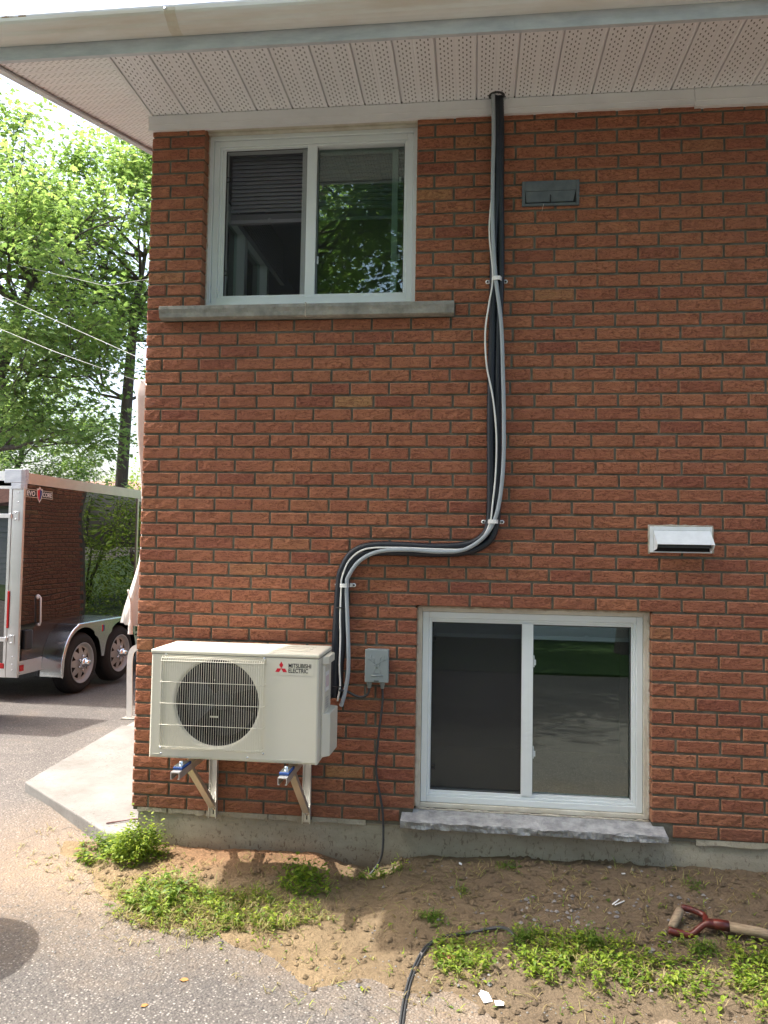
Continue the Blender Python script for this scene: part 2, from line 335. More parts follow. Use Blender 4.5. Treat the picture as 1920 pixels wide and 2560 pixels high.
# ---------------------------------------------------------------- mesh helpers
class MB:
    def __init__(s): s.v = []; s.f = []; s.mi = []; s.sm = []
    def add(s, verts, faces, mi=0, smooth=False):
        o = len(s.v); s.v += [tuple(v) for v in verts]; s.f += [tuple(i + o for i in f) for f in faces]; s.mi += [mi] * len(faces); s.sm += [smooth] * len(faces); return s
    def box(s, a, b, mi=0):
        (x0, y0, z0), (x1, y1, z1) = a, b
        x0, x1 = min(x0, x1), max(x0, x1); y0, y1 = min(y0, y1), max(y0, y1); z0, z1 = min(z0, z1), max(z0, z1)
        return s.add([(x0, y0, z0), (x1, y0, z0), (x1, y1, z0), (x0, y1, z0), (x0, y0, z1), (x1, y0, z1), (x1, y1, z1), (x0, y1, z1)],
                     [(0, 3, 2, 1), (4, 5, 6, 7), (0, 1, 5, 4), (1, 2, 6, 5), (2, 3, 7, 6), (3, 0, 4, 7)], mi)
    def prism(s, poly, ax, a, b, mi=0, smooth=False):
        """extrude a 2D polygon along axis ax ('x','y','z') from a to b"""
        def P(u, v, t): return {'x': (t, u, v), 'y': (u, t, v), 'z': (u, v, t)}[ax]
        n = len(poly); V = [P(u, v, a) for u, v in poly] + [P(u, v, b) for u, v in poly]
        fs = [tuple(range(n))[::-1], tuple(range(n, 2 * n))] + [(i, (i + 1) % n, n + (i + 1) % n, n + i) for i in range(n)]
        return s.add(V, fs, mi, smooth)
    def tube(s, pts, r, n=8, mi=0, caps=True, smooth=True):
        pts = [Vector(p) for p in pts]; R = r if isinstance(r, (list, tuple)) else [r] * len(pts)
        V = []; up = None
        for i, p in enumerate(pts):
            d = (pts[min(i + 1, len(pts) - 1)] - pts[max(i - 1, 0)]).normalized()
            if up is None:
                up = Vector((0, 0, 1)) if abs(d.z) < .9 else Vector((1, 0, 0))
            a = d.cross(up)
            if a.length < 1e-6: a = d.orthogonal()
            a.normalize(); b = a.cross(d).normalized(); up = b
            for k in range(n):
                t = 2 * PI * k / n; V.append(p + (a * math.cos(t) + b * math.sin(t)) * R[i])
        fs = []
        for i in range(len(pts) - 1):
            for k in range(n): fs.append((i * n + k, i * n + (k + 1) % n, (i + 1) * n + (k + 1) % n, (i + 1) * n + k))
        if caps: fs += [tuple(range(n))[::-1], tuple(range((len(pts) - 1) * n, len(pts) * n))]
        return s.add(V, fs, mi, smooth)
    def lathe(s, prof, c, axis, n=32, mi=0, smooth=True):
        """profile [(r,h)] about axis vector through c"""
        ax = Vector(axis).normalized(); a = ax.orthogonal().normalized(); b = ax.cross(a); c = Vector(c); V = []
        for r, h in prof:
            for k in range(n): t = 2 * PI * k / n; V.append(c + ax * h + (a * math.cos(t) + b * math.sin(t)) * r)
        fs = []
        for i in range(len(prof) - 1):
            for k in range(n): fs.append((i * n + k, i * n + (k + 1) % n, (i + 1) * n + (k + 1) % n, (i + 1) * n + k))
        return s.add(V, fs, mi, smooth)
    def build(s, name, mats, parent=None, loc=None, bevel=0, attrs=None):
        me = bpy.data.meshes.new(name); me.from_pydata(s.v, [], s.f)
        if isinstance(mats, str): mats = [mats]
        for m in mats: me.materials.append(MATS[m])
        me.polygons.foreach_set('material_index', s.mi); me.polygons.foreach_set('use_smooth', s.sm)
        me.update()
        o = bpy.data.objects.new(name, me); COL.objects.link(o)
        bm = bmesh.new(); bm.from_mesh(me); bmesh.ops.recalc_face_normals(bm, faces=bm.faces); bm.to_mesh(me); bm.free()
        if parent: o.parent = parent
        if loc: o.location = loc
        if bevel:
            b = o.modifiers.new('bevel', 'BEVEL'); b.width = bevel; b.segments = 2; b.limit_method = 'ANGLE'
        return o
def tag(o, label=None, cat=None, group=None, kind=None):
    if label: o['label'] = label
    if cat: o['category'] = cat
    if group: o['group'] = group
    if kind: o['kind'] = kind
    return o
def empty(name, loc=(0, 0, 0), rz=0):
    o = bpy.data.objects.new(name, None); COL.objects.link(o); o.location = loc; o.rotation_euler = (0, 0, rz); o.empty_display_size = .1; return o
def link_mesh(name, me, parent=None, loc=None, rot=None, scale=None):
    o = bpy.data.objects.new(name, me); COL.objects.link(o)
    if parent: o.parent = parent
    if loc: o.location = loc
    if rot: o.rotation_euler = rot
    if scale: o.scale = scale
    return o
def catmull(pts, sub=6):
    pts = [Vector(p) for p in pts]; out = []
    for i in range(len(pts) - 1):
        p0, p1, p2, p3 = pts[max(i - 1, 0)], pts[i], pts[i + 1], pts[min(i + 2, len(pts) - 1)]
        for k in range(sub):
            t = k / sub
            out.append(.5 * ((2 * p1) + (p2 - p0) * t + (2 * p0 - 5 * p1 + 4 * p2 - p3) * t * t + (3 * p1 - p0 - 3 * p2 + p3) * t ** 3))
    out.append(pts[-1]); return out
def text_mesh(name, txt, mname, size, parent, matrix, extrude=.0004, sx=1.0):
    cu = bpy.data.curves.new(name, 'FONT'); cu.body = txt; cu.size = size; cu.extrude = extrude; cu.offset = size * .012
    tmp = bpy.data.objects.new(name, cu); COL.objects.link(tmp)
    dg = bpy.context.evaluated_depsgraph_get(); me = bpy.data.meshes.new_from_object(tmp.evaluated_get(dg))
    bpy.data.objects.remove(tmp)
    for v in me.vertices: v.co.x *= sx
    me.materials.clear(); me.materials.append(MATS[mname])
    for v in me.vertices: v.co = matrix @ v.co
    o = bpy.data.objects.new(name, me); COL.objects.link(o); o.parent = parent; return o
import math
def smooth(t): t=max(0.,min(1.,t)); return t*t*(3-2*t)
WB=[(-1.2,-.215),(-.2,-.20),(.37,-.192),(.95,-.175),(1.1,-.215),(1.25,-.235),(1.38,-.175),(1.55,-.152),(1.95,-.141),(2.7,-.132),(3.3,-.122),(6,-.12)]
def wallbase(x):
    if x<=WB[0][0]: return WB[0][1]
    for (a,u),(b,v) in zip(WB,WB[1:]):
        if x<=b: return u+(v-u)*(x-a)/(b-a)
    return WB[-1][1]
def asph(x,y):
    if y>.5: return max(-.2-.04*(y-.5),-.5)
    return max(-.2-.07*(.5-y),-.32)
def edge(x):
    E=[(-.75,-.4),(-.35,.02),(.0,.3),(.3,.52),(1.,.76),(1.5,.88),(2.2,.98),(2.8,.98),(4,1.0),(6,.9)]
    if x<=E[0][0]: return -9
    for (a,u),(b,v) in zip(E,E[1:]):
        if x<=b:
            return (u+(v-u)*(x-a)/(b-a))+.05*math.sin(x*7.1)+.03*math.sin(x*17.3+1)
    return .9
def nz(x,y): return .5*math.sin(x*9+math.sin(y*11)*1.3)*math.sin(y*12+1.7*math.sin(x*6))+.3*math.sin(x*23+y*17)*math.sin(y*29-x*11)
def soil(x,y):
    A=asph(x,y); e=edge(x); d=-y
    if d<0: d=0
    s=1-smooth((d)/(e+.001)) if e>0 else 0
    if e<=0: return A+.006-.25*(d-e)-.01
    h=wallbase(x)
    top=A+(h-A)*s
    bump=.011*nz(x,y)*min(1,(e-d)/.3)
    return top+bump+ .006 + (-.25*max(0,d-e) )
def gz(x,y): return max(asph(x,y), soil(x,y) if (y<.02 and x>-.9) else -9)

# ================================================================ GROUND
def grid_mesh(name, xs, ys, fn, mname, smooth=True):
    V = [(x, y, fn(x, y)) for y in ys for x in xs]; nx = len(xs)
    Fc = [(j * nx + i, j * nx + i + 1, (j + 1) * nx + i + 1, (j + 1) * nx + i) for j in range(len(ys) - 1) for i in range(nx - 1)]
    b = MB(); b.add(V, Fc, 0, smooth); return b.build(name, mname)
def frange(a, b, s): n = int(round((b - a) / s)); return [a + (b - a) * i / n for i in range(n + 1)]
ASX = [-400, -150, -60, -30, -15, -8, -5] + frange(-4, 5, .25) + [8, 15, 30, 60, 150, 400]
ASY = [-400, -150, -60, -30, -15] + frange(-10, 12, .25) + [20, 40, 80, 150, 400]
tag(grid_mesh('driveway', ASX, ASY, asph, 'asphalt'), kind='structure')
def soil_fine(x, y):
    n = mnoise.noise(Vector((x * 14, y * 14, 0))) * .008 + mnoise.noise(Vector((x * 38, y * 38, 3))) * .0045 + mnoise.noise(Vector((x * 3.1, y * 3.1, 9))) * .012 * min(1, max(0, -y) * 4)
    return soil(x, y) + n * min(1, .35 + max(0., edge(x) + y) * 2.5)
tag(grid_mesh('soil_bed', frange(-.85, 4.3, .017), frange(-1.25, .02, .017), soil_fine, 'soil'), kind='structure')
def G(x, y): return max(asph(x, y), soil_fine(x, y) if (-.85 < x < 4.3 and -1.25 < y < .02) else -9)
# lawn across the driveway, behind the photographer, and by the far trees
tag(MB().box((-60, -60, -.6), (60, -6.4, -.29)).build('lawn', 'lawn'), kind='structure')
tag(MB().box((-1.2, 10.5, -.8), (40, 12.999, -.42)).box((-60, 13, -.8), (40, 120, -.42)).build('grass_field', 'lawn'), kind='structure')
# concrete walkway slab round the corner
sl_poly = [(0.0, .0), (-.14, .03), (-1.03, .74), (-1.12, 2.24), (0, 2.24)]
b = MB(); b.prism(sl_poly, 'z', -.34, -.148); o = b.build('concrete_walkway', 'slab_concrete', bevel=.008); tag(o, kind='structure')
b = MB(); b.prism([(-1.125, 2.255), (0, 2.255), (0, 4.6), (-1.18, 4.6)], 'z', -.4, -.175); tag(b.build('paving_slab', 'sill_stone', bevel=.006), kind='structure')
# ================================================================ HOUSE
house = tag(empty('brick_house', (0, 0, 0)), 'red brick house corner with white vented soffit, grey gutter and two white sliding windows', 'house')
CP = .06578
XR = 5.4                                   # right end of the laid bricks
UW = (.287, 1.404, 2.571, 3.53)            # upper opening x0 x1 z0 z1
LW = (1.437, 2.557, .06, 1.050)            # lower opening
US = (.085, 1.602, 2.50, 2.575)            # upper sill
LS = (1.375, 2.60, -.02, .062)
wall = empty('brick_wall'); wall.parent = house
JT = .0112
# mortar backing, with holes
b = MB(); Y0, Y1 = .0065, .092
def back(x0, x1, z0, z1): b.box((x0, Y0, z0), (x1, Y1, z1))
ZT = 3.60
back(.006, UW[0] - .006, US[3], ZT); back(UW[1] + .006, 12, US[3], ZT); back(UW[0] - .006, UW[1] + .006, 3.535, ZT)
back(.006, 12, LW[3] + .008, US[3] - .001)
back(.006, LW[0] - .006, -.012, LW[3] + .007); back(LW[1] + .006, 12, -.012, LW[3] + .007); 
b.build('mortar_bed', 'mortar', wall)
# ---- brick meshes
def brick_mesh(L, seed, H=CP - JT, depth=.09, left_face=False, name='brick', cap=False):
    r = random.Random(seed); nx = max(3, int(round(L / .034))); nz = 3
    xs = [0, .0045] + [L * i / nx for i in range(1, nx)] + [L - .0045, L]
    zs = [0, .0045, H * .5, H - .0045, H]
    V = []; rim = []
    for j, z in enumerate(zs):
        for i, x in enumerate(xs):
            e = (i in (0, len(xs) - 1)) or (j in (0, len(zs) - 1))
            y = .0022 + r.uniform(-.0006, .0014) if e else r.uniform(-.0026, .0012)
            dx = r.uniform(-.0007, .0007) if e else 0
            V.append((x + (dx if 0 < i < len(xs) - 1 or True else 0), y, z + (r.uniform(-.0009, .0009) if e else 0))); rim.append(1. if e else 0.)
    n = len(xs); Fc = [(j * n + i, j * n + i + 1, (j + 1) * n + i + 1, (j + 1) * n + i) for j in range(len(zs) - 1) for i in range(n - 1)]
    o = len(V); bx = [(0, depth, 0), (L, depth, 0), (L, depth, H), (0, depth, H)]; V += bx; rim += [0] * 4
    bot = [i for i in range(n)]; top = [(len(zs) - 1) * n + i for i in range(n)]
    lf = [j * n for j in range(len(zs))]; rt = [j * n + n - 1 for j in range(len(zs))]
    Fc += [tuple([o] + bot[::-1][-1:] + []) if False else tuple([o, o + 1] + bot[::-1]), tuple(top + [o + 2, o + 3]), tuple([o, *lf[::1], o + 3][::-1]), tuple(rt + [o + 2, o + 1])]
    return V, Fc, rim
def make_mesh(V, Fc, rim, tint, name='brick'):
    me = bpy.data.meshes.new(name); me.from_pydata(V, [], Fc); me.materials.append(MATS['brick_face'])
    a = me.attributes.new('rim', 'FLOAT', 'POINT'); a.data.foreach_set('value', rim)
    a = me.attributes.new('tint', 'FLOAT', 'POINT'); a.data.foreach_set('value', tint if isinstance(tint, list) else [tint] * len(V))
    me.update(); return me
cache = {}
def variant(L):
    key = round(L / .004) * .004; k = random.randrange(5 if key > .17 else 3); kk = (key, k)
    if kk not in cache:
        V, Fc, rim = brick_mesh(key, hash((round(key * 1000), k)) & 0xffff); cache[kk] = (V, Fc, rim, make_mesh(V, Fc, rim, random.random()))
    return key, cache[kk]
bricks = []   # (x, z, L)
def row(x0, x1, joints, k):
    js = [j for j in joints if x0 + .045 < j < x1 - .045]
    cuts = [x0 - JT / 2] + [j + random.uniform(-.0025, .0025) for j in js] + [x1 + JT / 2]
    z = k * CP + JT * .5 + random.uniform(-.0008, .0008)
    for a, c in zip(cuts, cuts[1:]):
        bricks.append((a + JT / 2, z, c - a - JT))
for k in range(0, 54):
    z0, z1 = k * CP, (k + 1) * CP; odd = k % 2
    wob = .010 * math.sin(k * 1.3) + random.uniform(-.004, .004)
    g = [(.194 if odd else .0868) + .2 * m + wob * min(1, m / 3 + .1) for m in range(-1, 40)]
    zc = (z0 + z1) / 2
    if zc < LW[3]:                                   # beside the basement window
        e = LW[0]
        if zc < LS[3]: e = LS[0] - .01
        gl = [j for j in g if j < e - .24]
        gl += [e - (.195 if odd else .097) + wob * .3]
        if gl[-1] - gl[-2] > .27: gl.insert(-1, gl[-2] + .19)
        row(0, e, gl, k)
        s = LW[1] if zc > LS[3] else LS[1] + .055
        row(s, XR, [2.557 + (.205 if odd else .105) + .2 * m + wob for m in range(16)] if True else g, k)
    elif US[2] < zc < 3.53:
        if zc < US[3]:
            row(0, US[0] - .005, [], k); row(US[1] + .006, XR, [j for j in g if j > US[1]], k)
        else:
            row(0, UW[0], [(.19 if odd else .10) + random.uniform(-.006, .006)], k)
            row(UW[1], XR, [UW[1] + (.190 if odd else .091) + .1998 * m + wob * .3 for m in range(22)], k)
    elif zc >= 3.53:
        row(0, UW[0], [.19], k); row(UW[1], XR, [UW[1] + .19 + .2 * m for m in range(22)], k)
    else:
        row(0, XR, g, k)
# the bricks that show largest are single objects, the rest one joined part
def to_px(p):
    d = (np.array(p) - CAM) @ RC
    return 960 + F * d[0] / d[1], 1280 - F * d[2] / d[1]
def shown(bk):
    x, z, L = bk; c = [to_px((xx, 0, zz)) for xx in (x, x + L) for zz in (z, z + CP)]
    xs = [q[0] for q in c]; ys = [q[1] for q in c]
    vis = max(0, min(1920, max(xs)) - max(0, min(xs))) * max(0, min(2560, max(ys)) - max(0, min(ys)))
    if .15 < x and x + L < 1.05 and .36 < z < .86: vis *= .05
    return vis
order = sorted(range(len(bricks)), key=lambda i: -shown(bricks[i]))
single = set(order[:296])
JV, JF, JR, JTint = [], [], [], []
for i, (x, z, L) in enumerate(bricks):
    if L < .02: continue
    key, (V, Fc, rim, me) = variant(L)
    sx = L / key; dy = random.uniform(-.0016, .0016); a = random.uniform(-.004, .004)
    if i in single:
        o = link_mesh('brick', me, wall, (x, dy, z)); o.scale = (sx, 1, 1); o.rotation_euler = (0, a * .6, a * .7)
    else:
        of = len(JV); JV += [(x + v[0] * sx, dy + v[1] + (v[0] * a * .7), z + v[2]) for v in V]
        JF += [tuple(q + of for q in f) for f in Fc]; JR += rim; JTint += [random.random()] * len(V)
me = make_mesh(JV, JF, JR, JTint, 'brick_rows'); o = link_mesh('brick_rows', me, wall); tag(o, kind='stuff')
# ---- gable wall on the left side (bricks joined)
GS = .292
def rakez(y): return 3.597 + GS * (y + .5)
side = empty('gable_wall'); side.parent = house
SW = (.62, 1.78, 2.571, 3.50)
b = MB()
def sback(y0, y1, z0, z1): b.box((.0065, y0, z0), (.092, y1, z1))
sback(.093, SW[0], -.012, 3.6); sback(SW[1], 9, -.012, 3.6); sback(SW[0] + .001, SW[1] - .001, -.012, SW[2]); sback(SW[0] + .001, SW[1] - .001, SW[3], 3.6)
b.prism([(.093, 3.601), (9, 3.601), (4.5, rakez(4.5) - .03), (.093, rakez(.093) - .03)], 'x', .0065, .092)
b.build('mortar_bed', 'mortar', side)
JV, JF, JR, JTint = [], [], [], []
for k in range(0, 80):
    z = k * CP + JT * .5; odd = k % 2; y = .0905
    first = True
    while y < 8.8:
        L = (.095 if (odd == 0 and first) else .19) if not (odd and first) else .10
        if first: L = .19 if odd == 0 else .10
        first = False
        y1 = y + L
        yc = (y + y1) / 2
        top = rakez(yc) if yc < 4.5 else rakez(9 - yc)
        if z + CP < top + .02 and not (SW[0] - .05 < yc < SW[1] + .05 and SW[2] - .03 < z < SW[3]):
            key, (V, Fc, rim, me) = variant(L)
            of = len(JV); sx = L / key
            JV += [(v[1], y1 - v[0] * sx, z + v[2]) for v in V]
            JF += [tuple(q + of for q in f) for f in Fc]; JR += rim; JTint += [random.random()] * len(V)
        y = y1 + JT
me = make_mesh(JV, JF, JR, JTint, 'brick_rows'); tag(link_mesh('brick_rows', me, side), kind='stuff')
# corner end faces of the front wall bricks: rugged ends proud of the arris
# ---- foundation
b = MB(); xs = frange(.03, 12, .12); V = []; n = len(xs)
fr = []
for z in (-.7, -.18, -.14, -.06, -.018, -.004):
    for x in xs: V.append((x, .012 + (.005 if z > -.03 else 0) - .004 * mnoise.noise(Vector((x * 4, z * 20, 0))) - (.012 if (z < -.12 and x > 1.3) else 0), z + (.006 * mnoise.noise(Vector((x * 7, 0, 1))) if z > -.03 else 0)))
for j in range(5):
    for i in range(n - 1): fr.append((j * n + i, j * n + i + 1, (j + 1) * n + i + 1, (j + 1) * n + i))
b.add(V, fr, 0, True); b.box((.032, .02, -.7), (12, .3, -.013)); b.box((.03, .021, -.7), (.3, 9, -.012)); b.box((.02, 8.95, -.7), (12, 9.0, 3.62))
b.build('foundation', 'foundation_concrete', house)
# mortar smear bed below the first course
b = MB(); x = .03
while x < 5:
    L = random.uniform(.12, .34)
    if not (LS[0] - .05 < x < LS[1] + .02 or LS[0] - .05 < x + L < LS[1] + .02):
        n = 6; top = [(x + L * i / n, .0035 + random.uniform(-.002, .001), .003) for i in range(n + 1)]; bt = [(x + L * i / n, .001 + random.uniform(-.003, .002), -.014 - random.uniform(0, .011)) for i in range(n + 1)]
        bk = [(p[0], .02, p[2]) for p in bt]
        b.add(top + bt + bk, [(i, i + 1, n + 2 + i, n + 1 + i) for i in range(n)] + [(n + 1 + i, n + 2 + i, 2 * n + 3 + i, 2 * n + 2 + i) for i in range(n)])
    x += L + random.uniform(.004, .02)
tag(b.build('bedding_mortar', 'foundation_concrete', wall), kind='stuff')

# ---- soffit, frieze, fascia, gutter, roof
RW0 = .575
sof = empty('soffit'); sof.parent = house
PW = .1885
def panel_profile():
    # x,z profile across one panel with V grooves at the edges and middle
    return [(0.000, .012), (.0045, .012), (.0070, 0), (.0905, 0), (.0925, .0012), (.0965, .0012), (.0985, 0), (.1760, 0), (.1785, -.0035), (.1865, -.0035), (.1885, .012)]
def panel_mesh(L):
    pr = panel_profile(); V = [(x, 0, z) for x, z in pr] + [(x, -L, z) for x, z in pr]; n = len(pr)
    Fc = [(i, n + i, n + i + 1, i + 1) for i in range(n - 1)]
    me = bpy.data.meshes.new('soffit_panel'); me.from_pydata(V, [], Fc); me.materials.append(MATS['soffit_vented']); me.update(); return me
pm = panel_mesh(.52)
for i in range(0, 34):
    o = link_mesh('soffit_panel', pm, sof, (i * PW + .001, -.008, 3.597), (random.uniform(-.003, .003), random.uniform(-.002, .002), 0))
b = MB(); b.box((-RW0, -.5335, 3.5895), (12, -.512, 3.5925)); b.build('soffit_channel', 'alu_white', sof)
b = MB(); b.box((-.012, -.522, 3.59), (.004, .01, 3.612)); b.build('corner_strip', 'alu_white', sof)
# rake soffit: panels run across, stepping up the slope
RW = .575
rk = empty('rake_soffit'); rk.parent = house
rm = panel_mesh(RW); sl_ang = math.atan(GS)
for i in range(0, 27):
    s = i * PW; y = -.52 + s * math.cos(sl_ang); z = rakez(y) + .002
    o = link_mesh('soffit_panel', rm, rk, (0, y, z)); 
    # panel local: x across, -y along length; need length along -X and width along +Y slope
    R = Matrix(((0, -1, 0), (math.cos(sl_ang), 0, -math.sin(sl_ang)), (math.sin(sl_ang), 0, math.cos(sl_ang))))
    o.rotation_euler = R.to_euler()
for o in rk.children: o.location.x = -RW
# step closure between flat and sloped soffit
b = MB(); b.add([(-.004, -.52, 3.60), (-.004, .02, 3.60), (-.004, .02, rakez(.02)), (-.004, -.52, rakez(-.52) + .001)], [(0, 1, 2, 3)]); b.build('gable_return', 'alu_white', house)
# rake fascia (thin) and trim
b = MB()
ye, ys_ = 4.5, -.53
b.prism([(ys_, rakez(ys_) - .012), (ye, rakez(ye) - .012), (ye, rakez(ye) + .15), (ys_, rakez(ys_) + .15)], 'x', -RW - .022, -RW - .004); b.build('rake_fascia', 'alu_white', house)
b = MB(); b.prism([(ys_, rakez(ys_) - .019), (ye, rakez(ye) - .019), (ye, rakez(ye) - .007), (ys_, rakez(ys_) - .007)], 'x', -RW - .025, -RW + .02); b.build('rake_trim', 'alu_grey', house)
# front fascia in two lengths with a lap joint
def fascia(x0, x1, y, zo):
    b = MB(); b.prism([(y, 3.583 + zo), (y + .02, 3.583 + zo), (y + .02, 3.80), (y, 3.80)], 'x', x0, x1); return b.build('fascia_board', 'alu_grey', house)
fascia(-.60, 1.86, -.5345, 0); fascia(1.8605, 12, -.536, -.001)
gp = [(-.537, 3.70), (-.537, 3.648), (-.560, 3.643), (-.582, 3.645), (-.600, 3.652), (-.612, 3.664), (-.628, 3.672), (-.640, 3.680), (-.646, 3.690), (-.648, 3.704), (-.640, 3.708), (-.636, 3.702), (-.640, 3.698), (-.638, 3.692), (-.57, 3.652), (-.543, 3.654), (-.543, 3.70)]
b = MB(); b.prism([(p[0], p[1]) for p in gp], 'x', -.66, 12); gut = b.build('gutter', 'gutter_paint', house)
b = MB()
for x in (.33, 1.30, 2.2, 3.1): b.tube([(x, -.652, 3.698), (x, -.642, 3.698)], .006, 8)
b.build('gutter_spike', 'zinc', gut)
b = MB()
for i in range(26):
    x = -.47 + .13 * random.random(); b.box((x, -.645 + random.uniform(0, .01), 3.706), (x + .012, -.635, 3.709 + random.uniform(.002, .008)))
b.build('gutter_debris', 'soil', gut)
# gutter seam stain drip joints
b = MB(); b.prism([(p[0] - .0015, p[1] - .0012) for p in gp[1:10]] + [(-.60, 3.70)], 'x', .325, .375); b.build('gutter_joint', 'pvc_aged', gut)
# roof planes
b = MB()
b.prism([(-.625, 3.715), (4.5, rakez(4.5) + .19), (4.5, rakez(4.5) + .16), (-.60, 3.70)], 'x', -.60, 12.4)
b.prism([(9.6, 3.715), (4.501, rakez(4.5) + .19), (4.501, rakez(4.5) + .16), (9.6, 3.70)], 'x', -.60, 12.4)
b.build('roof', 'shingle', house)
# frieze board
def frieze(x0, x1, y, zb):
    b = MB(); b.prism([(-y, 0 + zb), (-y, .058 + zb), (-y + .004, .062 + zb), (-y + .004, .0905), (.0, .0905), (0.0, zb), ], 'x', x0, x1); o = b.build('frieze_board', 'alu_white', house, loc=(0, 0, 3.505)); return o
def frieze_bits(x0, x1, y, zb):
    b = MB(); b.box((x0, -y, 3.507 + zb), (x1, .004, 3.594)); b.box((x0, -y - .003, 3.507 + zb), (x1, -y + .001, 3.5125 + zb)); b.box((x0, -y - .0025, 3.536 + zb), (x1, -y + .001, 3.539 + zb)); return b.build('frieze_board', 'alu_white', house, bevel=.001)
frieze_bits(-.018, 2.755, .017, .006); frieze_bits(2.7555, 12, .021, -.004)
b = MB(); b.box((-.018, .006, 3.513), (.0, .10, 3.64)); b.build('frieze_return', 'alu_white', house)

# ---- windows
def ring(b, x0, x1, z0, z1, wdt, y0, y1, mi=0):
    """rectangular frame, members butted"""
    if isinstance(wdt, (int, float)): wdt = (wdt,) * 4
    l, r, bo, t = wdt
    b.box((x0, y0, z0), (x0 + l, y1, z1), mi); b.box((x1 - r, y0, z0), (x1, y1, z1), mi)
    b.box((x0 + l, y0, z0), (x1 - r, y1, z0 + bo), mi); b.box((x0 + l, y0, z1 - t), (x1 - r, y1, z1), mi)
def window(name, label, x0, x1, z0, z1, paneL, paneR, yb, trim_m, top_trim=0.):
    """frame face at y=yb"""
    wd = empty('window'); wd.parent = house; wd['label'] = label
    b = MB(); ring(b, x0, x1, z0, z1, .022, yb - .030, yb + .02); b.build('casing', trim_m, wd, bevel=.003)
    a0, a1, c0, c1 = x0 + .0235, x1 - .0235, z0 + .0235, z1 - .0235
    b = MB(); ring(b, a0, a1, c0, c1, .030, yb - .018, yb + .05); b.build('frame', 'pvc_white', wd, bevel=.003)
    b = MB(); ring(b, a0 + .0302, a1 - .0302, c0 + .0302, c1 - .0302, .012, yb - .010, yb + .05); b.build('frame_step', 'pvc_white', wd, bevel=.003)
    i0, i1, j0, j1 = a0 + .0424, a1 - .0424, c0 + .0424, c1 - .0424
    b = MB(); ring(b, i0, i1, j0, j1, (max(.002, paneL[0] - i0), max(.002, i1 - paneR[1]), max(.002, paneL[2] - j0), max(.002, j1 - paneL[3])), yb - .002, yb + .05); b.build('frame_stop', 'pvc_white', wd, bevel=.002)
    b = MB(); b.box((paneL[1], yb - .012, paneL[2] - .004), (paneR[0], yb + .05, paneL[3] + .004)); b.build('mullion', 'pvc_white', wd, bevel=.002)
    for P in (paneL, paneR):
        b = MB(); ring(b, P[0] - .001, P[1] + .001, P[2] - .001, P[3] + .001, .0035, yb + .004, yb + .010); b.build('gasket', 'black_plastic', wd)
    return wd
def pane(wd, P, y, m='pane_glass'):
    b = MB(); b.box((P[0] - .002, y, P[2] - .002), (P[1] + .002, y + .004, P[3] + .002)); return b.build('pane', m, wd)
def plane_xz(name, x0, x1, z0, z1, y, m, par):
    b = MB(); b.add([(x0, y, z0), (x1, y, z0), (x1, y, z1), (x0, y, z1)], [(0, 1, 2, 3)]); return b.build(name, m, par)
def catch(b, x, z, y, s=1):
    b.tube([(x, y, z + .012), (x + .022 * s, y, z + .009), (x + .022 * s, y, z - .012), (x, y, z - .014)], .0022, 6)
def blind(par, x0, x1, zb, zt, y, pitch=.022, bundle=6, n_holes=2):
    bl = MB(); z = zt - .03; zs = zb + .03 + bundle * .004
    while z > zs:
        bl.add([(x0, y - .006, z - .0115), (x1, y - .006, z - .0115), (x1, y - .002, z), (x0, y - .002, z), (x1, y + .004, z + .0115), (x0, y + .004, z + .0115)], [(0, 1, 2, 3), (3, 2, 4, 5)], 0, True); z -= pitch
    for k in range(bundle):
        z = zb + .022 + k * .0048; bl.box((x0, y - .012, z), (x1, y + .012, z + .0018))
    bl.box((x0, y - .012, zb), (x1, y + .012, zb + .019)); bl.box((x0, y - .014, zt - .03), (x1, y + .014, zt))
    for i in range(3):
        xx = x0 + (x1 - x0) * (.22 + .28 * i); bl.box((xx, y - .0145, zb + .002), (xx + .016, y - .0125, zb + .028)); bl.tube([(xx + .008, y, zb), (xx + .008, y, zt)], .0008, 4)
    return bl.build('blind', 'blind', par)
# upper window
PL, PR = (.372, .817, 2.642, 3.449), (.869, 1.332, 2.641, 3.451)
uw = window('upper', 'upper white sliding window with half lowered blind, left side open behind its screen', .289, 1.402, 2.592, 3.516, PL, PR, .10, 'pvc_white')
b = MB(); b.box((.288, .045, 3.5165), (1.403, .15, 3.532)); b.box((.288, .02, 3.526), (1.403, .045, 3.534)); b.build('head_filler', 'pvc_aged', uw)
b = MB(); b.box((.289, .055, 2.577), (1.402, .15, 2.5915)); b.build('subsill', 'pvc_white', uw)
plane_xz('screen', PL[0], PL[1], PL[2], PL[3], .112, 'insect_screen_light', uw)
b = MB(); ring(b, PL[0] - .01, PL[1] + .012, PL[2] - .01, PL[3] + .01, .010, .1165, .125); catch(b, PL[0], 3.297, .109); catch(b, PL[0], 2.788, .109); b.build('screen_frame', 'black_plastic', uw)
pane(uw, PR, .128)
b = MB(); b.box((.782, .130, PL[2]), (.815, .155, PL[3])); b.build('sash_stile', 'pvc_white', uw)
b = MB(); b.box((1.262, .150, PR[2]), (1.292, .172, PR[3])); b.box((.872, .151, PR[3] - .014), (1.262, .171, PR[3])); b.build('sliding_sash', 'pvc_white', uw)
b = MB()
for z in (3.27, 2.86): b.box((1.298, .135, z - .014), (1.308, .142, z + .014)); b.box((1.302, .130, z - .006), (1.312, .136, z + .016))
b.box((.872, .12, 2.83), (.880, .127, 2.87)); b.build('latch', 'pvc_white', uw)
blind(uw, .375, 1.33, 3.087, 3.50, .195)
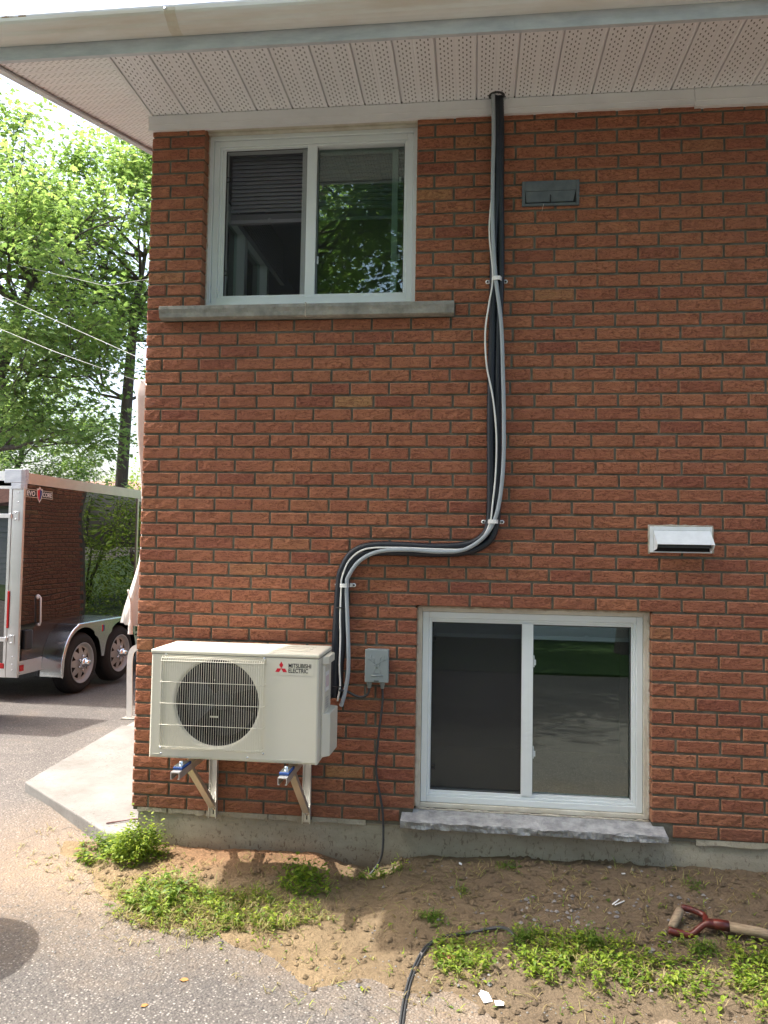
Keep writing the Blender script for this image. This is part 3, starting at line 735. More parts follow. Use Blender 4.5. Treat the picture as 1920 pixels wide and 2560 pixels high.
# lower window
PL2, PR2 = (1.510, 1.954, .143, .972), (2.009, 2.478, .138, .971)
lw = window('lower', 'white basement sliding window above the grey stone sill, blinds fully raised', 1.4405, 2.5535, .0645, 1.0475, PL2, PR2, .08, 'pvc_aged')
plane_xz('screen', PL2[0], PL2[1], PL2[2], PL2[3], .0935, 'insect_screen', lw)
b = MB(); catch(b, PL2[0], .888, .09); catch(b, PL2[0], .255, .09); b.build('screen_tab', 'black_plastic', lw)
pane(lw, PL2, .108); pane(lw, PR2, .104)
b = MB()
for z in (.79, .345): b.box((2.011, .088, z - .028), (2.017, .10, z + .028)); b.box((2.014, .086, z - .018), (2.024, .094, z + .008))
b.build('latch', 'pvc_white', lw)
blind(lw, 1.515, 2.475, .895, .985, .135, bundle=12)
# caulking beads in the reveals
def bead(par, pts, r=.006):
    p = []
    for a, c in zip(pts, pts[1:]):
        a, c = Vector(a), Vector(c); n = max(2, int((c - a).length / .02))
        for i in range(n): p.append(a.lerp(c, i / n) + Vector((random.uniform(-.0018, .0018), random.uniform(-.002, .002), random.uniform(-.0018, .0018))))
    p.append(Vector(pts[-1])); b = MB(); b.tube(p, [r * random.uniform(.7, 1.25) for _ in p], 6); return b.build('caulk_bead', 'caulk', par)
bead(uw, [(.287, .07, 2.58), (.287, .07, 3.515), (.30, .07, 3.518)]); bead(uw, [(1.404, .07, 2.58), (1.404, .07, 3.515)], .004)
bead(lw, [(1.438, .05, .07), (1.438, .05, 1.049), (2.556, .05, 1.049), (2.556, .05, .07)], .007)
bead(lw, [(1.44, .044, .0605), (2.556, .044, .0605)], .006)
# stone sills
def stone_sill(x0, x1, y0, y1, z0, z1, m, rough, nseg, par, seed, slope=.006):
    r = random.Random(seed); xs = [x0 + (x1 - x0) * i / nseg for i in range(nseg + 1)]; V = []; prof = [(y1, z1), (y0 + .012, z1 - slope), (y0, z1 - slope - .006), (y0 - .002, (z0 + z1) / 2 + .01), (y0 + .003, (z0 + z1) / 2 - .01), (y0 + .004, z0 + .006), (y0 + .016, z0), (y1, z0)]
    n = len(prof); sd = seed * 7.3
    for x in xs:
        for k, (y, z) in enumerate(prof):
            a = rough if 2 <= k <= 5 else rough * .10; q = mnoise.noise(Vector((x * 11, k * .55, sd))) + .6 * mnoise.noise(Vector((x * 34, k * .9, sd + 3))) + .35 * mnoise.noise(Vector((x * 90, k * 1.7, sd + 8)))
            V.append((x, y + q * a * 1.25, z + (q * a * .45 if 1 < k < 6 else 0)))
    Fc = [(i * n + k, (i + 1) * n + k, (i + 1) * n + (k + 1) % n, i * n + (k + 1) % n) for i in range(nseg) for k in range(n)] + [tuple(range(n)), tuple(range(nseg * n, nseg * n + n))[::-1]]
    b = MB(); b.add(V, Fc); return b.build('sill', m, par)
stone_sill(.085, .852, -.05, .054, 2.500, 2.5735, 'sill_stone', .0035, 90, uw, 1)
stone_sill(.8565, 1.602, -.05, .054, 2.499, 2.5725, 'sill_stone', .0035, 90, uw, 2)
b = MB(); b.box((.8515, -.047, 2.502), (.857, .05, 2.571)); b.build('sill_joint', 'caulk', uw)
stone_sill(1.378, 2.612, -.085, .049, .0, .059, 'sill_stone_blue', .009, 190, lw, 3, slope=.022)
# side window in the gable wall
sw = empty('window'); sw.parent = house; sw['label'] = 'side window of the gable wall seen through the upper corner window'
b = MB()
for (y0, y1, z0, z1) in ((SW[0], SW[0] + .05, SW[2], SW[3]), (SW[1] - .05, SW[1], SW[2], SW[3]), (SW[0] + .05, SW[1] - .05, SW[2], SW[2] + .05), (SW[0] + .05, SW[1] - .05, SW[3] - .05, SW[3]), (1.17, 1.23, SW[2] + .05, SW[3] - .05)):
    b.box((.05, y0, z0), (.15, y1, z1))
b.build('frame', 'pvc_white', sw)
b = MB(); b.box((.09, SW[0] + .05, SW[2] + .05), (.094, 1.17, SW[3] - .05)); b.box((.09, 1.23, SW[2] + .05), (.094, SW[1] - .05, SW[3] - .05)); b.build('pane', 'pane_glass', sw)
b = MB(); z = 3.53
while z > 3.29: b.box((.297, .56, z), (.303, 1.62, z + .018)); z -= .0215
b.box((.285, .56, 3.25), (.315, 1.62, 3.272))
for y in (.75, 1.05, 1.35): b.box((.3155, y, 3.245), (.318, y + .03, 3.29))
b.build('blind', 'blind', sw)
# interior shells
rooms = empty('interior'); rooms.parent = house
b = MB()
def shell(x0, x1, y0, y1, z0, z1, holes=()):
    t = .02
    b.box((x0, y0, z0 - t), (x1, y1, z0)); b.box((x0, y0, z1), (x1, y1, z1 + t)); b.box((x1, y0, z0), (x1 + t, y1, z1)); b.box((x0, y1, z0), (x1, y1 + t, z1))
shell(.155, 3.2, .19, 3.6, 1.7, 3.55)
b.box((.135, .19, 1.7), (.155, SW[0], 3.55)); b.box((.135, SW[1], 1.7), (.155, 3.6, 3.55)); b.box((.135, SW[0], 1.7), (.155, SW[1], SW[2])); b.box((.135, SW[0], SW[3]), (.155, SW[1], 3.55))
b.box((.155, .155, 1.7), (UW[0], .189, 3.55)); b.box((UW[1], .155, 1.7), (3.2, .189, 3.55)); b.box((UW[0], .155, 1.7), (UW[1], .189, 2.59)); b.box((UW[0], .155, 3.52), (UW[1], .189, 3.55))
b.build('upper_room', 'room_wall', rooms)
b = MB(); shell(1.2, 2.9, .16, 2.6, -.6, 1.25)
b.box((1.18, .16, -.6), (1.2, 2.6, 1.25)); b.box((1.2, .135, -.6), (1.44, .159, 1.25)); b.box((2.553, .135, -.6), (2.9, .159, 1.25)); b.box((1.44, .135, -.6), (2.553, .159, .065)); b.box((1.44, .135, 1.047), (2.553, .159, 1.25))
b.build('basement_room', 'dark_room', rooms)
# ---- wall vents
v1 = empty('vent_cover', (1.93, 0, 3.041)); v1.parent = house; v1['label'] = 'old grey metal wall vent with a recessed flap beside the pipe run'
b = MB(); W1, H1 = .279, .127
ring(b, 0, W1, 0, H1, (.016, .016, .014, .052), -.012, .01); b.build('vent_frame', 'galv_old', v1, bevel=.002)
b = MB(); b.add([(.017, -.010, .074), (W1 - .017, -.010, .074), (W1 - .030, -.006, .024), (.022, -.006, .024)], [(0, 1, 2, 3)]); b.add([(.022, -.006, .024), (W1 - .030, -.006, .024), (W1 - .030, -.0095, .019), (.022, -.0095, .019)], [(0, 1, 2, 3)]); b.build('vent_flap', 'galv_old', v1)
b = MB(); b.box((.0165, -.0042, .0145), (W1 - .0165, -.0035, .0745)); b.build('vent_opening', 'void', v1)
b = MB(); b.tube([(.136, -.006, .058), (.14, -.013, .05), (.139, -.012, .036), (.139, -.008, .020)], .003, 6); b.build('vent_hook', 'black_plastic', v1)
b = MB(); b.tube([(.106, -.010, .012), (.103, -.016, -.004), (.098, -.014, -.026)], .0012, 5); b.build('vent_wire', 'pvc_aged', v1)
v2 = empty('vent_hood', (2.545, 0, 1.338)); v2.parent = house; v2['label'] = 'white metal exhaust hood projecting from the brick above the basement window'
b = MB(); W2, H2 = .287, .125
ring(b, 0, W2, 0, H2, (.018, .010, .006, .020), -.010, .008); b.build('flange', 'vent_white', v2, bevel=.002)
b = MB(); T = .0015
def quad(p, th=.0015):
    n = (Vector(p[1]) - Vector(p[0])).cross(Vector(p[3]) - Vector(p[0])).normalized() * th
    q = [tuple(Vector(c) + n) for c in p]; b.add(list(p) + q, [(0, 1, 2, 3), (7, 6, 5, 4), (0, 4, 5, 1), (1, 5, 6, 2), (2, 6, 7, 3), (3, 7, 4, 0)])
quad([(.018, -.011, H2 - .020), (W2 - .010, -.011, H2 - .020), (W2 - .006, -.072, .040), (.022, -.072, .040)])
quad([(.018, -.010, H2 - .021), (.022, -.072, .039), (.021, -.060, .018), (.018, -.010, .008)]); quad([(W2 - .011, -.010, H2 - .021), (W2 - .007, -.072, .039), (W2 - .011, -.060, .018), (W2 - .011, -.010, .008)])
b.build('hood', 'vent_white', v2)
b = MB(); b.box((.019, -.004, .007), (W2 - .011, .0, H2 - .021)); b.build('vent_opening', 'void', v2)
b = MB(); b.add([(.024, -.045, .024), (W2 - .014, -.045, .024), (W2 - .014, -.012, .090), (.024, -.012, .090)], [(0, 1, 2, 3)]); b.build('damper', 'galv_old', v2)
o = bead(v2, [(-.003, -.006, -.006), (-.004, -.006, H2 + .003), (W2 + .003, -.006, H2 + .004), (W2 + .004, -.006, .0)], .0045); o.location = (0, 0, 0)

# ================================================================ HEAT PUMP
ac = tag(empty('outdoor_unit', (.262, -.12, .378)), 'cream outdoor heat pump unit with round fan grille mounted on the brick wall', 'air conditioner')
AW, AD_, AH = .774, .300, .484
b = MB(); yf = -AD_
# front panel with a round opening
cx, cz, rr = .304, .247, .198
gx0, gx1, gz0, gz1 = .050, .536, .040, .458
def ringpts(n=64): return [(cx + rr * math.cos(2 * PI * i / n), cz + rr * math.sin(2 * PI * i / n)) for i in range(n)]
def sqpts(x0, x1, z0, z1, n=64):
    out = []
    for i in range(n):
        a = 2 * PI * i / n; c, s = math.cos(a), math.sin(a); t = 1e9
        if c > 1e-9: t = min(t, (x1 - cx) / c)
        if c < -1e-9: t = min(t, (x0 - cx) / c)
        if s > 1e-9: t = min(t, (z1 - cz) / s)
        if s < -1e-9: t = min(t, (z0 - cz) / s)
        out.append((cx + c * t, cz + s * t))
    for q in ((x0, z0), (x1, z0), (x0, z1), (x1, z1)):
        k = min(range(n), key=lambda i: (out[i][0] - q[0]) ** 2 + (out[i][1] - q[1]) ** 2); out[k] = q
    return out
n = 96; R0 = ringpts(n); S0 = sqpts(gx0, gx1, gz0, gz1, n); S1 = sqpts(0.0, AW, 0.0, AH - .022, n)
rec = .012
V = [(x, yf + rec + .02, z) for x, z in [(cx + (rr - .005) * math.cos(2 * PI * i / n), cz + (rr - .005) * math.sin(2 * PI * i / n)) for i in range(n)]]
V += [(x, yf + rec + .003, z) for x, z in R0] + [(cx + (x - cx) * 1.04, yf + rec, cz + (z - cz) * 1.04) for x, z in R0]
V += [(cx + (x - cx) * .992, yf + rec, cz + (z - cz) * .99) for x, z in S0] + [(x, yf, z) for x, z in S0]
# pull the largest circle inside the square where they would cross
for i in range(n):
    x, y, z = V[2 * n + i]; V[2 * n + i] = (min(max(x, gx0 + .006), gx1 - .006), y, min(max(z, gz0 + .006), gz1 - .006))
    x, y, z = V[n + i]; V[n + i] = (min(max(x, gx0 + .010), gx1 - .010), y, min(max(z, gz0 + .010), gz1 - .010))
Fc = [(k * n + i, k * n + (i + 1) % n, (k + 1) * n + (i + 1) % n, (k + 1) * n + i) for k in range(4) for i in range(n)]
b.add(V, Fc)
# flat front around the recess
def fr(x0, x1, z0, z1): b.add([(x0, yf, z0), (x1, yf, z0), (x1, yf, z1), (x0, yf, z1)], [(0, 1, 2, 3)])
HT = AH - .022; e = .008
fr(e, gx0, e, HT); fr(gx0, gx1, gz1, HT); fr(gx0, gx1, e, gz0); fr(gx1, AW - e, e, HT)
# corner fill so the recess square is covered in its corners
# rounded vertical edges, sides, bottom, back
for x0, x1 in ((0, e), (AW, AW - e)):
    b.add([(x0, yf + e, 0.0), (x0 + (x1 - x0) * .3, yf + e * .3, 0.0), (x1, yf, 0.0), (x0, yf + e, HT), (x0 + (x1 - x0) * .3, yf + e * .3, HT), (x1, yf, HT)], [(0, 1, 4, 3), (1, 2, 5, 4)], 0, True)
b.add([(e, yf, e), (AW - e, yf, e), (AW - e, yf + .004, 0), (e, yf + .004, 0)], [(0, 1, 2, 3)])
b.add([(0, yf + e, 0), (0, 0, 0), (0, 0, HT), (0, yf + e, HT)], [(0, 1, 2, 3)]); b.add([(AW, yf + e, 0), (AW, 0, 0), (AW, 0, HT), (AW, yf + e, HT)], [(0, 1, 2, 3)])
b.add([(0, yf + e, 0), (AW, yf + e, 0), (AW, 0, 0), (0, 0, 0)], [(0, 1, 2, 3)]); b.add([(0, 0, 0), (AW, 0, 0), (AW, 0, HT), (0, 0, HT)], [(0, 1, 2, 3)])
b.build('casing', 'ac_cream', ac)
# lid with slightly overhanging rounded rim and ribs
b = MB(); b.box((-.003, yf - .003, HT + .002), (AW + .003, .003, AH)); b.build('lid', 'ac_cream', ac, bevel=.007)
b = MB()
for yy in (-.215, -.145, -.075): b.prism([(.06, yy), (.068, yy - .012), (AW - .068, yy - .012), (AW - .06, yy), (AW - .068, yy + .012), (.068, yy + .012)], 'z', AH - .001, AH + .0022)
b.build('lid_rib', 'ac_cream', ac)
b = MB(); b.box((.001, yf + .001, HT - .001), (AW - .001, .0, HT + .003)); b.box((AW - .0005, -.235, .002), (AW + .0006, -.232, HT)); b.build('shadow_gap', 'ac_seam', ac)
# dark interior, motor, fan blades
b = MB(); b.lathe([(rr - .004, yf * 0 + 0), (rr - .004, .15), (0, .15)], (cx, yf + rec + .02, cz), (0, 1, 0), 64); b.build('fan_housing', 'void', ac)
b = MB(); b.lathe([(0, 0), (.035, 0), (.042, .008), (.042, .05)], (cx, yf + .075, cz), (0, 1, 0), 24)
for k in range(3):
    a0 = k * 2 * PI / 3 + .5; V = []; m_ = 9
    for j in range(5):
        r = .040 + (.168 - .040) * j / 4
        for i in range(m_):
            t = i / (m_ - 1); a = a0 + t * (1.25 + .25 * j / 4) - .2 * j / 4
            V.append((cx + r * math.cos(a), yf + .075 + .045 * (1 - t), cz + r * math.sin(a)))
    b.add(V, [(j * m_ + i, j * m_ + i + 1, (j + 1) * m_ + i + 1, (j + 1) * m_ + i) for j in range(4) for i in range(m_ - 1)], 0, True)
b.build('fan_blades', 'fan_black', ac)
b = MB(); b.box((cx - .045, yf + .066, cz - .075), (cx - .005, yf + .068, cz - .068)); b.box((cx - .03, yf + .068, cz + .09), (cx - .026, yf + .07, cz + .10)); b.build('hub_label', 'ac_cream', ac)
# wire grille: joined rods
b = MB(); yg = yf - .028; nb = 46
for i in range(nb):
    x = gx0 + .008 + (gx1 - gx0 - .014) * i / (nb - 1)
    b.tube([(x, yf + .006, gz0 - .006 + .004), (x, yf - .014, gz0 + .002), (x, yg, gz0 + .016), (x, yg, gz1 - .022), (x, yg + .008, gz1 - .012), (x, yf + .004, gz1 - .002)], .00095, 5, caps=False)
for z in (.344 - .0, .249, .154, gz0 + .018, gz1 - .020):
    b.tube([(gx0 + .002, yf + .002, z), (gx0 + .008, yg - .002, z), (gx1 - .008, yg - .002, z), (gx1 - .002, yf + .002, z)], .0013, 6)
for k, (yy, z) in enumerate(((yg + .012, gz1 - .009), (yg + .022, gz1 - .004), (yf + .002, gz0 + .003))):
    b.tube([(gx0 + .004, yy, z), (gx1 - .002, yy, z)], .0014, 5)
tag(b.build('fan_grille', 'ac_cream', ac), kind='stuff')
b = MB()
for x, z in ((.058, .018), (.46, .018), (gx0 + .004, gz0 + .004), (gx1 - .006, gz0 - .002), (gx0 + .02, gz1 + .004), (gx1 - .01, gz1 + .0)): b.lathe([(0, 0), (.004, .0005), (.005, .002)], (x, yf - .0025, z), (0, 1, 0), 10)
b.build('screw', 'zinc', ac)
b = MB()
for x0, x1 in ((.02, .05), (.17, .30), (.47, .70)): b.box((x0, yf - .0015, .0135), (x1, yf, .0165))
b.build('panel_rib', 'ac_cream', ac)
# badge
st = MB().box((.573, yf - .0012, .388), (.752, yf - .0002, .458)).build('badge', 'ac_cream', ac)
dm = MB()
def rhomb(c, a, l, wd):
    d = (math.cos(a), math.sin(a)); q = (-d[1], d[0])
    pts = [(c[0], c[1]), (c[0] + d[0] * l / 2 + q[0] * wd / 2, c[1] + d[1] * l / 2 + q[1] * wd / 2), (c[0] + d[0] * l, c[1] + d[1] * l), (c[0] + d[0] * l / 2 - q[0] * wd / 2, c[1] + d[1] * l / 2 - q[1] * wd / 2)]
    dm.prism([(x, z) for x, z in pts], 'y', yf - .0018, yf - .0011)
C0 = (.604, .4165)
for a in (PI / 2, PI / 2 + 2 * PI / 3, PI / 2 - 2 * PI / 3): rhomb(C0, a, .031, .0185)
dm.build('emblem', 'red_print', st)
TM = lambda x, z, y: Matrix(((1, 0, 0, x), (0, 0, -1, y), (0, 1, 0, z), (0, 0, 0, 1)))
text_mesh('lettering', 'MITSUBISHI', 'black_print', .0262, st, TM(.636, .4215, yf - .0016), sx=.79)
text_mesh('lettering', 'ELECTRIC', 'black_print', .0262, st, TM(.636, .3995, yf - .0016), sx=.79)
# right side: handle and valve cover
b = MB(); b.prism([(AW + .0005, -.225), (AW + .026, -.195), (AW + .028, -.06), (AW + .0005, -.05)], 'z', .425, .462)
b.prism([(AW + .0005, -.215), (AW + .010, -.20), (AW + .012, -.10), (AW + .0005, -.09)], 'z', .17, .424)
b.prism([(AW + .0005, -.215), (AW + .034, -.180), (AW + .040, -.02), (AW + .0005, -.004)], 'z', .008, .205)
b.build('valve_cover', 'ac_cream', ac, bevel=.006)
b = MB(); b.prism([(AW + .011, -.19), (AW + .0135, -.12), (AW + .013, -.12), (AW + .0105, -.19)], 'z', .30, .39); b.build('rating_label', 'white_print', ac)
b = MB()
for k in range(5): b.prism([(AW + .0112, -.185), (AW + .0140, -.125), (AW + .0132, -.125), (AW + .0106, -.185)], 'z', .222 + k * .011, .228 + k * .011)
b.build('rating_print', 'label_print', ac)
b = MB(); b.prism([(AW + .0112, -.185), (AW + .0140, -.125), (AW + .0132, -.125), (AW + .0106, -.185)], 'z', .318, .37); b.build('warning_label', 'pale_label', ac)

# ---- wall brackets
def bracket(x, label):
    t = tag(empty('wall_bracket', (x, -.001, 0)), label, 'bracket', 'brackets under the outdoor unit')
    W = .040
    def chan(b, pts_box, axis): pass
    b = MB()  # vertical rail: open channel facing outwards
    b.box((0, -.006, -.022), (W, -.002, .372)); b.box((0, -.028, -.022), (.003, -.006, .372)); b.box((W - .003, -.028, -.022), (W, -.006, .372)); b.build('rail', 'alu_mill', t, bevel=.001)
    b = MB(); b.box((0, -.53, .345), (W, -.030, .349)); b.box((0, -.53, .318), (.003, -.030, .345)); b.box((W - .003, -.53, .318), (W, -.030, .345)); b.box((.003, -.53, .318), (.008, -.030, .321)); b.box((W - .008, -.53, .318), (W - .003, -.030, .321)); b.build('arm', 'alu_mill', t)
    b = MB(); p0, p1 = Vector((W / 2, -.020, .035)), Vector((W / 2, -.36, .325)); d = (p1 - p0).normalized(); q = Vector((0, -d.z, d.y)).normalized()
    def bar(x0, x1, o0, o1):
        V = []
        for p in (p0, p1):
            for xx, oo in ((x0, o0), (x1, o0), (x1, o1), (x0, o1)): V.append(Vector((xx, 0, 0)) + Vector((0, p.y, p.z)) + q * oo)
        b.add(V, [(0, 1, 2, 3), (7, 6, 5, 4), (0, 4, 5, 1), (1, 5, 6, 2), (2, 6, 7, 3), (3, 7, 4, 0)])
    bar(.004, W - .004, .006, .009); bar(.004, .007, -.012, .006); bar(W - .007, W - .004, -.012, .006); b.build('brace', 'alu_mill', t)
    for z in (.022, .355):
        b = MB(); b.lathe([(0, .009), (.006, .009), (.006, .002), (.010, .002), (.010, 0)], (W / 2, -.0062, z), (0, -1, 0), 12); b.build('bolt', 'zinc', t)
    b = MB(); b.box((W / 2 - .003, -.0063, -.008), (W / 2 + .003, -.0058, .012)); b.build('slot', 'void', t)
    b = MB(); b.box((-.002, -.50, .3495), (W + .002, -.39, .362)); b.build('rubber_pad', 'blue_rubber', t, bevel=.003)
    b = MB(); b.box((.002, -.496, .3622), (W - .002, -.410, .3665)); b.lathe([(0, .012), (.008, .012), (.010, 0)], (W / 2, -.46, .3662), (0, 0, 1), 6); b.build('hold_down_clip', 'zinc', t, bevel=.001)
    return t
bracket(.412, 'left silver aluminium bracket under the fan side of the outdoor unit')
br2 = bracket(.889, 'right silver aluminium bracket under the outdoor unit, next to the white drain pipe')
t = tag(empty('drain_pipe', (.90, -.13, .378)), 'short white drain pipe with dark open end below the outdoor unit', 'pipe')
b = MB(); b.tube([(0, .02, -.002), (-.005, .0, -.02), (-.035, -.09, -.075)], .0105, 14, caps=False); b.build('pipe', 'pvc_white', t)
b = MB(); b.tube([(-.0345, -.088, -.0735), (-.0352, -.091, -.0755)], .0085, 12); b.build('pipe_bore', 'void', t)

# ================================================================ LINE SET
bun = [(1.800, 3.63), (1.805, 3.588), (1.811, 3.38), (1.814, 3.145), (1.812, 2.864), (1.810, 2.655), (1.806, 2.447), (1.806, 2.217), (1.805, 1.988), (1.805, 1.761), (1.806, 1.58), (1.803, 1.467), (1.771, 1.392), (1.682, 1.346), (1.525, 1.330), (1.343, 1.333), (1.205, 1.330), (1.124, 1.298), (1.079, 1.217), (1.070, 1.148), (1.060, 1.022), (1.054, .84), (1.051, .681), (1.050, .60)]
L2 = tag(empty('refrigerant_lines', (0, 0, 0)), 'pair of thick black corrugated refrigerant lines running from the soffit down to the outdoor unit', 'pipe')
def offs(pts, d, y, wob=0, ph=0):
    P = [Vector((p[0], 0, p[1])) for p in pts]; out = []
    for i, p in enumerate(P):
        t = (P[min(i + 1, len(P) - 1)] - P[max(i - 1, 0)]).normalized(); nn = Vector((t.z, 0, -t.x))
        out.append(p + nn * (d + wob * math.sin(i * .9 + ph)) + Vector((0, y, 0)))
    return out
def corr(pts, r, nm):
    c = catmull(pts, 26); b = MB(); b.tube(c, [r * (1 + (.055 if i % 2 else -.03)) for i in range(len(c))], 14); return b.build(nm, 'line_wrap', L2)
def offv(pts, s, y):
    out = []
    for i, p in enumerate(offs(pts, 0, y)):
        q = offs(pts, 1, y)[i] - p; z = pts[i][1]; d = .010 if z > 3.0 else (.017 if z > .75 else .012)
        out.append(p + q * s * (d + .002 * math.sin(i * 1.7 + s)))
    return out
corr(offv(bun, 1, -.027), .0185, 'black_line')
corr(offv(bun, -1, -.024), .0178, 'black_line')
for (x, z, a) in ((1.063, 1.04, 0), (1.058, .655, 0)):
    b = MB(); b.lathe([(.030, -.003), (.032, 0), (.030, .003)], (x, -.026, z), (0, 0, 1), 16); b.build('cable_tie', 'black_plastic', L2)
gr_ = [(1.780, 3.63), (1.782, 3.59), (1.786, 3.381), (1.784, 3.146), (1.787, 2.912), (1.803, 2.678), (1.832, 2.447), (1.843, 2.217), (1.850, 1.988), (1.850, 1.761), (1.834, 1.58), (1.804, 1.467), (1.749, 1.388), (1.66, 1.334), (1.547, 1.323), (1.388, 1.330), (1.251, 1.320), (1.159, 1.275), (1.107, 1.206), (1.092, 1.148), (1.10, .978), (1.109, .751), (1.095, .635), (1.076, .56)]
t = tag(empty('grey_conduit'), 'smooth light grey conduit curving alongside the black refrigerant lines', 'conduit')
b = MB(); b.tube(catmull([(x, -.052 if z > 1.2 else -.045, z) for x, z in gr_], 10), .0098, 14); b.build('tubing', 'grey_pvc', t)
wc = [(1.792, 3.20), (1.777, 3.04), (1.771, 2.889), (1.790, 2.679), (1.772, 2.54), (1.756, 2.402), (1.764, 2.24), (1.796, 2.08), (1.815, 1.897), (1.814, 1.716), (1.800, 1.557), (1.788, 1.467), (1.745, 1.388), (1.66, 1.340), (1.547, 1.336), (1.32, 1.340), (1.182, 1.330), (1.106, 1.276), (1.070, 1.194), (1.066, 1.136), (1.063, .999), (1.067, .886), (1.065, .75), (1.070, .66), (1.058, .585)]
t = tag(empty('white_cable'), 'thin white cable lying loosely over the black refrigerant lines', 'cable')
b = MB(); b.tube(catmull([(x, -.040 if i == 0 else -.049, z) for i, (x, z) in enumerate(wc)], 10), .0042, 8); b.build('cable_sheath', 'white_cable', t)
# straps
def strap(x, z, wd, ang, label):
    t = tag(empty('pipe_strap', (x, 0, z)), label, 'clamp', 'white straps holding the pipe run'); t.rotation_euler = (0, ang, 0)
    h = wd / 2; b = MB(); hw = .0095
    prof = [(-h - .018, -.004), (-h - .002, -.005), (-h + .004, -.045), (-h + .012, -.0640), (0, -.0665), (h - .012, -.0640), (h - .004, -.045), (h + .002, -.005), (h + .018, -.004)]
    V = []
    for px, py in prof:
        V += [(px, py, -hw), (px, py, hw)]
    for px, py in prof:
        s = 1 if abs(px) > h else .93
        V += [(px * s, py + .003, -hw), (px * s, py + .003, hw)]
    n = len(prof); Fc = []
    for i in range(n - 1):
        Fc += [(2 * i, 2 * i + 1, 2 * i + 3, 2 * i + 2), (2 * n + 2 * i, 2 * n + 2 * i + 2, 2 * n + 2 * i + 3, 2 * n + 2 * i + 1), (2 * i, 2 * i + 2, 2 * n + 2 * i + 2, 2 * n + 2 * i), (2 * i + 1, 2 * n + 2 * i + 1, 2 * n + 2 * i + 3, 2 * i + 3)]
    b.add(V, Fc); b.build('band', 'strap_white', t)
    for s in (-1, 1):
        b = MB(); b.lathe([(0, .0), (.010, 0), (.010, .004), (0, .004)], (s * (h + .018), -.001, 0), (0, -1, 0), 14); b.build('ear', 'strap_white', t)
        b = MB(); b.lathe([(0, .007), (.0042, .006), (.0050, .0)], (s * (h + .018), -.005, 0), (0, -1, 0), 8); b.build('screw', 'black_plastic', t)
strap(1.8095, 2.667, .054, 0, 'white strap highest on the vertical pipe run'); strap(1.803, 1.474, .056, 0, 'white strap where the pipe run bends left'); strap(1.079, 1.150, .050, 0, 'white strap just above the outdoor unit')
# dark collar at the soffit
b = MB(); b.lathe([(.030, .002), (.040, .004), (.042, .010)], (1.800, -.036, 3.590), (0, 0, 1), 20); b.build('soffit_collar', 'black_plastic', L2)

# ---- junction box
jb = tag(empty('junction_box', (1.193, 0, .679)), 'grey electrical box with embossed deer head beside the outdoor unit', 'electrical box')
BW, BH = .116, .166
b = MB(); b.box((.004, -.062, .004), (BW - .004, -.002, BH - .004)); b.build('box_body', 'box_grey', jb, bevel=.004)
b = MB(); b.box((0, -.070, .006), (BW, -.060, BH)); b.build('box_lid', 'box_grey', jb, bevel=.004)
b = MB(); b.box((.045, -.0715, .012), (.070, -.0698, .016)); b.build('lid_slot', 'void', jb)
b = MB(); 
def relief(pts, r): b.tube([(x, -.0702, z) for x, z in pts], r, 5)
cxx = .060
for s in (-1, 1):
    relief([(cxx + s * .005, .096), (cxx + s * .016, .106), (cxx + s * .030, .112), (cxx + s * .034, .128), (cxx + s * .030, .140)], .0016)
    relief([(cxx + s * .016, .106), (cxx + s * .013, .120), (cxx + s * .017, .130)], .0013); relief([(cxx + s * .028, .112), (cxx + s * .044, .118), (cxx + s * .046, .130)], .0013); relief([(cxx + s * .007, .094), (cxx + s * .017, .092)], .002)
relief([(cxx - .007, .097), (cxx - .006, .085), (cxx - .002, .075), (cxx + .004, .076), (cxx + .007, .086), (cxx + .008, .097), (cxx - .007, .097)], .0015)
relief([(cxx - .006, .086), (cxx - .010, .070), (cxx - .017, .052), (cxx + .018, .052), (cxx + .012, .068), (cxx + .008, .084)], .0015)
relief([(cxx - .028, .040), (cxx + .028, .040)], .0028)
b.build('deer_relief', 'box_grey', jb)
for x in (.019, .083):
    b = MB(); b.lathe([(.013, .004), (.013, -.010), (.010, -.012), (.010, -.026), (.007, -.028)], (x, -.032, 0), (0, 0, 1), 14); b.build('cable_gland', 'box_grey', jb)
t = tag(empty('power_cord'), 'black power cord hanging from the grey box down to the soil', 'cable')
cord = [(1.276, .655), (1.278, .578), (1.266, .465), (1.256, .353), (1.251, .264), (1.264, .176), (1.286, .066), (1.293, -.044), (1.290, -.132), (1.27, -.19)]
b = MB(); b.tube(catmull([(x, -.03 - .006 * math.sin(i), z) for i, (x, z) in enumerate(cord)] + [(1.235, -.06, -.232), (1.22, -.07, -.25)], 8), .0058, 10); b.build('cord_sheath', 'black_cable', t)
t = tag(empty('jumper_cable'), 'short dark cable looping from the grey box back to the outdoor unit', 'cable')
b = MB(); b.tube(catmull([(1.212, -.032, .655), (1.205, -.033, .622), (1.175, -.034, .606), (1.14, -.034, .613), (1.105, -.035, .630), (1.07, -.06, .64)], 8), .0062, 10); b.build('cable_sheath', 'black_cable', t)

